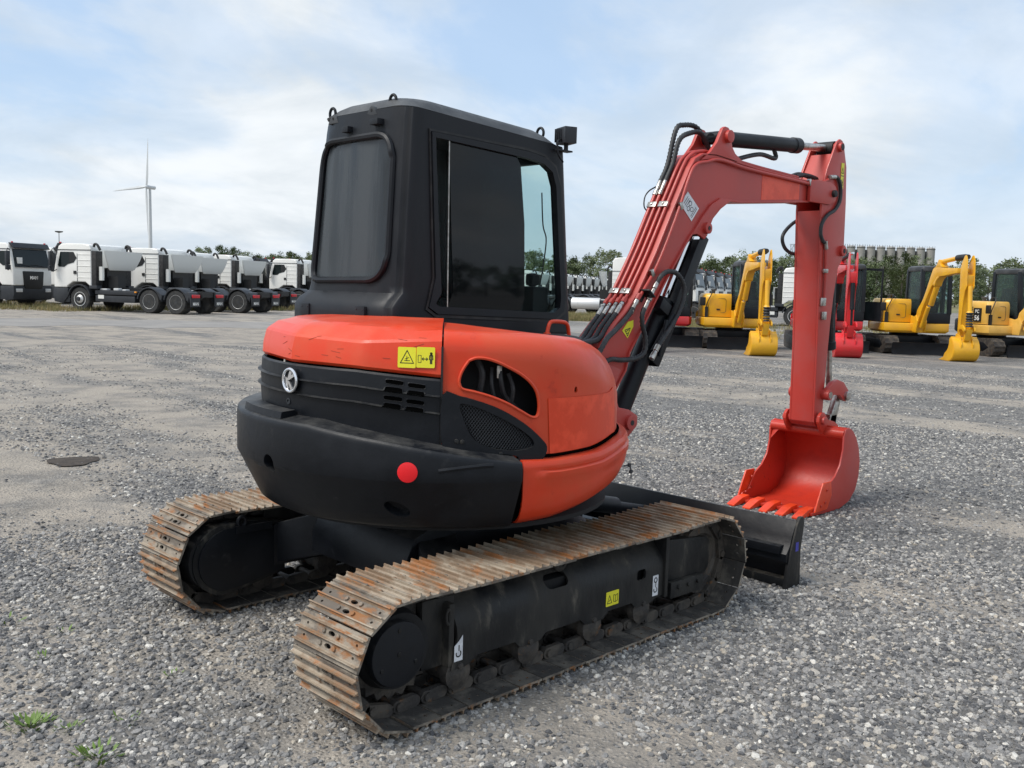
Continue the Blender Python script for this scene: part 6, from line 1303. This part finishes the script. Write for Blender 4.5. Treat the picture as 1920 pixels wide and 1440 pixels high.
# ================= trees ==================
def make_tree(H, W_, seed, dens=1.0):
    t = empty('tree'); r_ = random.Random(seed); tk = MB()
    base = [(0, 0, 0), (r_.uniform(-.1, .1), r_.uniform(-.1, .1), H*.25), (r_.uniform(-.25, .25), r_.uniform(-.25, .25), H*.6)]
    tk.loft([[Vector((p[0]+rr_*math.cos(a), p[1]+rr_*math.sin(a), p[2])) for a in [2*math.pi*k/7 for k in range(7)]] for p, rr_ in zip(base, (.17, .12, .06))])
    limbs = []
    for k in range(9):
        z = H*r_.uniform(.22, .75); a = r_.uniform(0, 6.28); L_ = W_*r_.uniform(.25, .5); e = (math.cos(a)*L_, math.sin(a)*L_, z+H*r_.uniform(.08, .25)); tk.cyl((0, 0, z), e, .05, .02, 5, False); limbs.append(e)
    tk.build('trunk', M['bark'], t)
    cr = MB(); cl = []
    for k in range(int(40*dens)):
        z = H*r_.uniform(.10, .97); f = math.sin(math.pi*min(1, max(.12, (z/H-.08)/.95)))**.6; a = r_.uniform(0, 6.28); rad = W_*.5*f*math.sqrt(r_.random())*1.05; cl.append((math.cos(a)*rad, math.sin(a)*rad, z, r_.uniform(.55, 1.0)*W_*.19))
    for e in limbs: cl.append((*e, W_*.13))
    vs = []; fs = []
    for (x, y, z, r) in cl:
        for q in range(int(56*dens)):
            d_ = Vector((r_.gauss(0, 1), r_.gauss(0, 1), r_.gauss(0, .75))).normalized()*r*r_.uniform(.35, 1.15); c = Vector((x, y, z))+d_; s = r_.uniform(.10, .21)
            a = Vector((r_.gauss(0, 1), r_.gauss(0, 1), r_.gauss(0, 1))).normalized(); b = a.orthogonal().normalized(); o = len(vs); vs += [c-a*s, c+b*s*.6, c+a*s, c-b*s*.6]; fs.append((o, o+1, o+2, o+3))
    cr.add(vs, fs); cr.build('crown', M['leaf'], t, smooth=0, recalc=False)
    return t
protos = [make_tree(8.6, 5.2, 1), make_tree(9.6, 4.6, 2), make_tree(7.8, 5.8, 3), make_tree(9.0, 4.2, 4, .8), make_tree(8.0, 5.0, 5, 1.1)]
rt_ = random.Random(11); used = [False]*5
def place_tree(u, dist, sc, label, group):
    k = rt_.randrange(5); o = protos[k] if not used[k] else copy_tree(protos[k]); used[k] = True
    o.location = gnd(u, dist); o.rotation_euler = (0, 0, rt_.uniform(0, 6.28)); s = sc*rt_.uniform(.88, 1.12); o.scale = (s*rt_.uniform(.9, 1.15), s*rt_.uniform(.9, 1.15), s); tag(o, label, 'tree', group)
u = 985
while u < 2010:
    place_tree(u, rt_.uniform(168, 196), interp(u, [985, 1300, 1500, 2000], [.93, .98, .93, 1.0]), 'slender broadleaf tree in the long line along the right horizon', 'trees lining the right horizon'); u += rt_.uniform(11, 18)
u = 372
while u < 600:
    place_tree(u, rt_.uniform(245, 270), .98, 'distant dark green tree rising above the white lorries on the left', 'distant trees behind the left lorries'); u += rt_.uniform(6, 10)

# ================= silos, turbine, masts ==================
def make_silo():
    t = empty('silo'); m_ = MB(); m_.lathe((0, 0, 0), (0, 0, 1), [(0, 2.15), (27.6, 2.15), (28.2, 1.7), (28.4, .6)], 24); m_.build('silo_shell', M['concrete'], t)
    r1 = MB(); r1.lathe((0, 0, 27.2), (0, 0, 1), [(0, 2.3), (.35, 2.3)], 20); [r1.cyl((2.1*math.cos(a), 2.1*math.sin(a), 27.5), (2.1*math.cos(a), 2.1*math.sin(a), 29), .07, n=4) for a in [k*math.pi/4 for k in range(8)]]; r1.build('roof_rail', M['darkgap'], t, smooth=0)
    return t
SI = make_silo(); ordn = ['first', 'second', 'third', 'fourth', 'fifth', 'sixth', 'seventh', 'eighth', 'ninth', 'tenth', 'eleventh', 'twelfth', 'thirteenth', 'fourteenth', 'fifteenth']
for k in range(14):
    o = SI if k == 0 else copy_tree(SI); o.location = gnd(1487+18.4*k, 520); tag(o, ordn[k]+' round concrete silo from the left in the row above the distant trees', 'silo', 'concrete silos on the horizon')
p0, p1 = gnd(1485, 523.5), gnd(1728, 523.5); wl_ = MB(); c = (p0+p1)/2; wl_.box((c.x, c.y, 13.2), ((p1-p0).length, 1.0, 26.4), Matrix.Rotation(math.atan2((p1-p0).y, (p1-p0).x), 3, 'Z')); o = wl_.build('silo_gap_wall', M['darkgap'], None); tag(o, 'dark wall added to fill the gaps behind the row of concrete silos', 'building')  # added wall; its dark colour stands for the dark between the silos
def tow(name, u, dist, h, w_, lab, cat):
    t = empty(name, gnd(u, dist)); m_ = MB()
    for sx in (-1, 1):
        for sy in (-1, 1): m_.cyl((sx*w_, sy*w_, 0), (sx*w_*.6, sy*w_*.6, h), .12, n=4)
    n_ = int(h/(w_*2.2))
    for k in range(n_):
        z0, z1 = h*k/n_, h*(k+1)/n_
        for sx, sy, tx2, ty2 in ((-1, -1, 1, -1), (1, -1, 1, 1), (1, 1, -1, 1), (-1, 1, -1, -1)): m_.cyl((sx*w_*.9, sy*w_*.9, z0), (tx2*w_*.9, ty2*w_*.9, z1), .07, n=3); m_.cyl((sx*w_*.9, sy*w_*.9, z1), (tx2*w_*.9, ty2*w_*.9, z1), .07, n=3)
    m_.build('lattice', M['darkgap'], t, smooth=0); tag(t, lab, cat); return t
tow('lattice_tower', 1473, 500, 27, 1.6, 'grey lattice tower standing left of the concrete silos', 'tower')
wt = empty('wind_turbine', gnd(284, 1120)); hz_ = (517-357)/1813*1120+1.6
mt = MB(); mt.lathe((0, 0, 0), (0, 0, 1), [(0, 2.5), (hz_*.5, 2.0), (hz_, 1.4)], 24); mt.build('tower', M['turbine'], wt)
hv = Vector((-r0.x*0+fw.x, fw.y, 0)).normalized(); sidev = r0.normalized(); vw = (sidev*(-.45)-hv*.9).normalized()   # rotor axis: a little to the left of the camera
na_ = MB(); na_.cyl(Vector((0, 0, hz_+1.5))-vw*7, Vector((0, 0, hz_+1.5))+vw*4, 2.2, n=12); na_.build('nacelle', M['turbine'], wt, bevel=.5)
hb_ = Vector((0, 0, hz_+1.5))+vw*5; hbm = MB(); hbm.lathe(hb_, vw, [(-1.5, 2.2), (0, 2.0), (2, .8)], 14); hbm.build('hub', M['turbine'], wt)
ph_ = vw.cross(zz).normalized(); ph_ = ph_ if ph_.dot(sidev) > 0 else -ph_
for a in (87, 184, 264+8):
    d_ = ph_*math.cos(R(a))+zz*math.sin(R(a)); bl2 = MB(); q_ = d_.cross(vw).normalized(); rg = []
    for k, ww, tt_ in ((1, 1.4, 1.2), (6, 2.1, .9), (12, 2.4, .7), (30, 1.5, .4), (48, .7, .2), (54, .15, .1)): c = hb_+d_*k; rg.append([c+q_*ww, c+vw*tt_, c-q_*ww*.6, c-vw*tt_])
    bl2.loft(rg); bl2.build('blade', M['turbine'], wt)
tag(wt, 'pale wind turbine standing on the left horizon behind the lorries', 'wind turbine')
for u, d_, h, lab in ((115, 300, 14, 'thin flood-light mast rising behind the second lorry from the left'), (265, 420, 14, None)):
    if lab:
        t = empty('light_mast', gnd(u, d_)); m_ = MB(); m_.cyl((0, 0, 0), (0, 0, h), .16, .10, 8); m_.build('pole', M['darkgap'], t); m_ = MB(); m_.lathe((0, 0, h), (0, 0, 1), [(0, .3), (.2, 1.1), (.5, 1.2)], 10); m_.build('lamp_head', M['darkgap'], t); tag(t, lab, 'mast')
# ================= grass and field ==================
FM = mat('rough_field', (.12, .13, .055), .95, 0, (.20, .18, .09), .12, .4, .6)
mb = MB(); a, b, c, d_ = gnd(-200, 112), gnd(2500, 112), gnd(9000, 900), gnd(-7000, 900); mb.add([Vector((p.x, p.y, .006)) for p in (a, b, c, d_)], [(0, 1, 2, 3)]); o = mb.build('field', FM, None, smooth=0, recalc=False); tag(o, kind='structure')
gb = MB(); vs = []; fs = []; rg_ = random.Random(5)
def tuft(u, d0, d1, n_, hgt):
    for k in range(n_):
        uu = rg_.uniform(*u); dd = rg_.uniform(d0(uu), d1(uu)); c = gnd(uu, dd); 
        for q in range(rg_.randrange(5, 10)):
            a = rg_.uniform(0, 6.28); h = hgt*rg_.uniform(.3, 1.1); b = c+Vector((rg_.gauss(0, .09), rg_.gauss(0, .09), 0)); w_ = .012; e = b+Vector((math.cos(a)*h*.4, math.sin(a)*h*.4, h)); s = Vector((-math.sin(a), math.cos(a), 0))*w_; o = len(vs); vs.extend([b-s, b+s, e]); fs.append((o, o+1, o+2))
tuft((90, 600), lambda u: 40.5+(u-90)*.022, lambda u: 43.5+(u-90)*.035, 800, .26)
tuft((330, 600), lambda u: 41+(u-90)*.022, lambda u: 42.5+(u-90)*.03, 450, .30)
tuft((0, 110), lambda u: 41.5, lambda u: 50, 350, .25)
tuft((1040, 1150), lambda u: 47.5, lambda u: 56, 1300, .34)
tuft((1270, 1345), lambda u: 36, lambda u: 56, 900, .34)
tuft((1400, 1720), lambda u: 34, lambda u: 50, 500, .22)
gb.add(vs, fs); o = gb.build('dry_grass', M['dry'], None, smooth=0, recalc=False); tag(o, 'dry yellowish grass growing around the wheels of the parked lorries', 'grass', kind='stuff')

# the side of the yard behind the camera, seen only as a reflection in the cab glass
def make_pylon():
    t = empty('pylon'); m_ = MB(); H = 38
    for sx in (-1, 1):
        for sy in (-1, 1): m_.cyl((sx*3.2, sy*3.2, 0), (sx*.6, sy*.6, H), .22, n=4)
    for k in range(12):
        z0, z1 = H*k/12, H*(k+1)/12; w0, w1 = 3.2-2.6*z0/H, 3.2-2.6*z1/H
        for a, b, c, d in ((-1, -1, 1, -1), (1, -1, 1, 1), (1, 1, -1, 1), (-1, 1, -1, -1)): m_.cyl((a*w0, b*w0, z0), (c*w1, d*w1, z1), .12, n=3)
    m_.build('lattice', M['darkgap'], t, smooth=0)
    for z, w_ in ((26, 9), (31, 6.5), (36, 4.5)): c_ = MB(); c_.add([(0, -w_, z), (0, w_, z), (0, 1, z+1.6), (0, -1, z+1.6)], [(0, 1, 2, 3)]); c_.cyl((-.3, -w_, z), (-.3, w_, z), .25, n=4); c_.build('cross_arm', M['darkgap'], t, smooth=0)
    return t
py0 = make_pylon(); pc = aty(900, 400, 0)
for k, (az, dd) in enumerate(((-41.5, 420), (-37.5, 400))):
    o = py0 if k == 0 else copy_tree(py0); o.location = (pc.x+dd*math.cos(R(az)), pc.y+dd*math.sin(R(az)), 0); o.rotation_euler = (0, 0, R(az)); o.scale = (1.1, 1.1, .85); tag(o, ['left', 'right'][k]+' one of two lattice pylons mirrored in the dark cab side glass', 'pylon', 'power pylons behind the camera')
az = -58
while az < -22:
    k = rt_.randrange(5); o = copy_tree(protos[k]); dd = rt_.uniform(120, 150); o.location = (pc.x+dd*math.cos(R(az)), pc.y+dd*math.sin(R(az)), 0); s = rt_.uniform(.8, 1.1); o.scale = (s*1.1, s*1.1, s*.58); o.rotation_euler = (0, 0, rt_.uniform(0, 6)); tag(o, 'tree of the line mirrored in the dark cab side glass', 'tree', 'trees behind the camera'); az += rt_.uniform(1.2, 2.0)
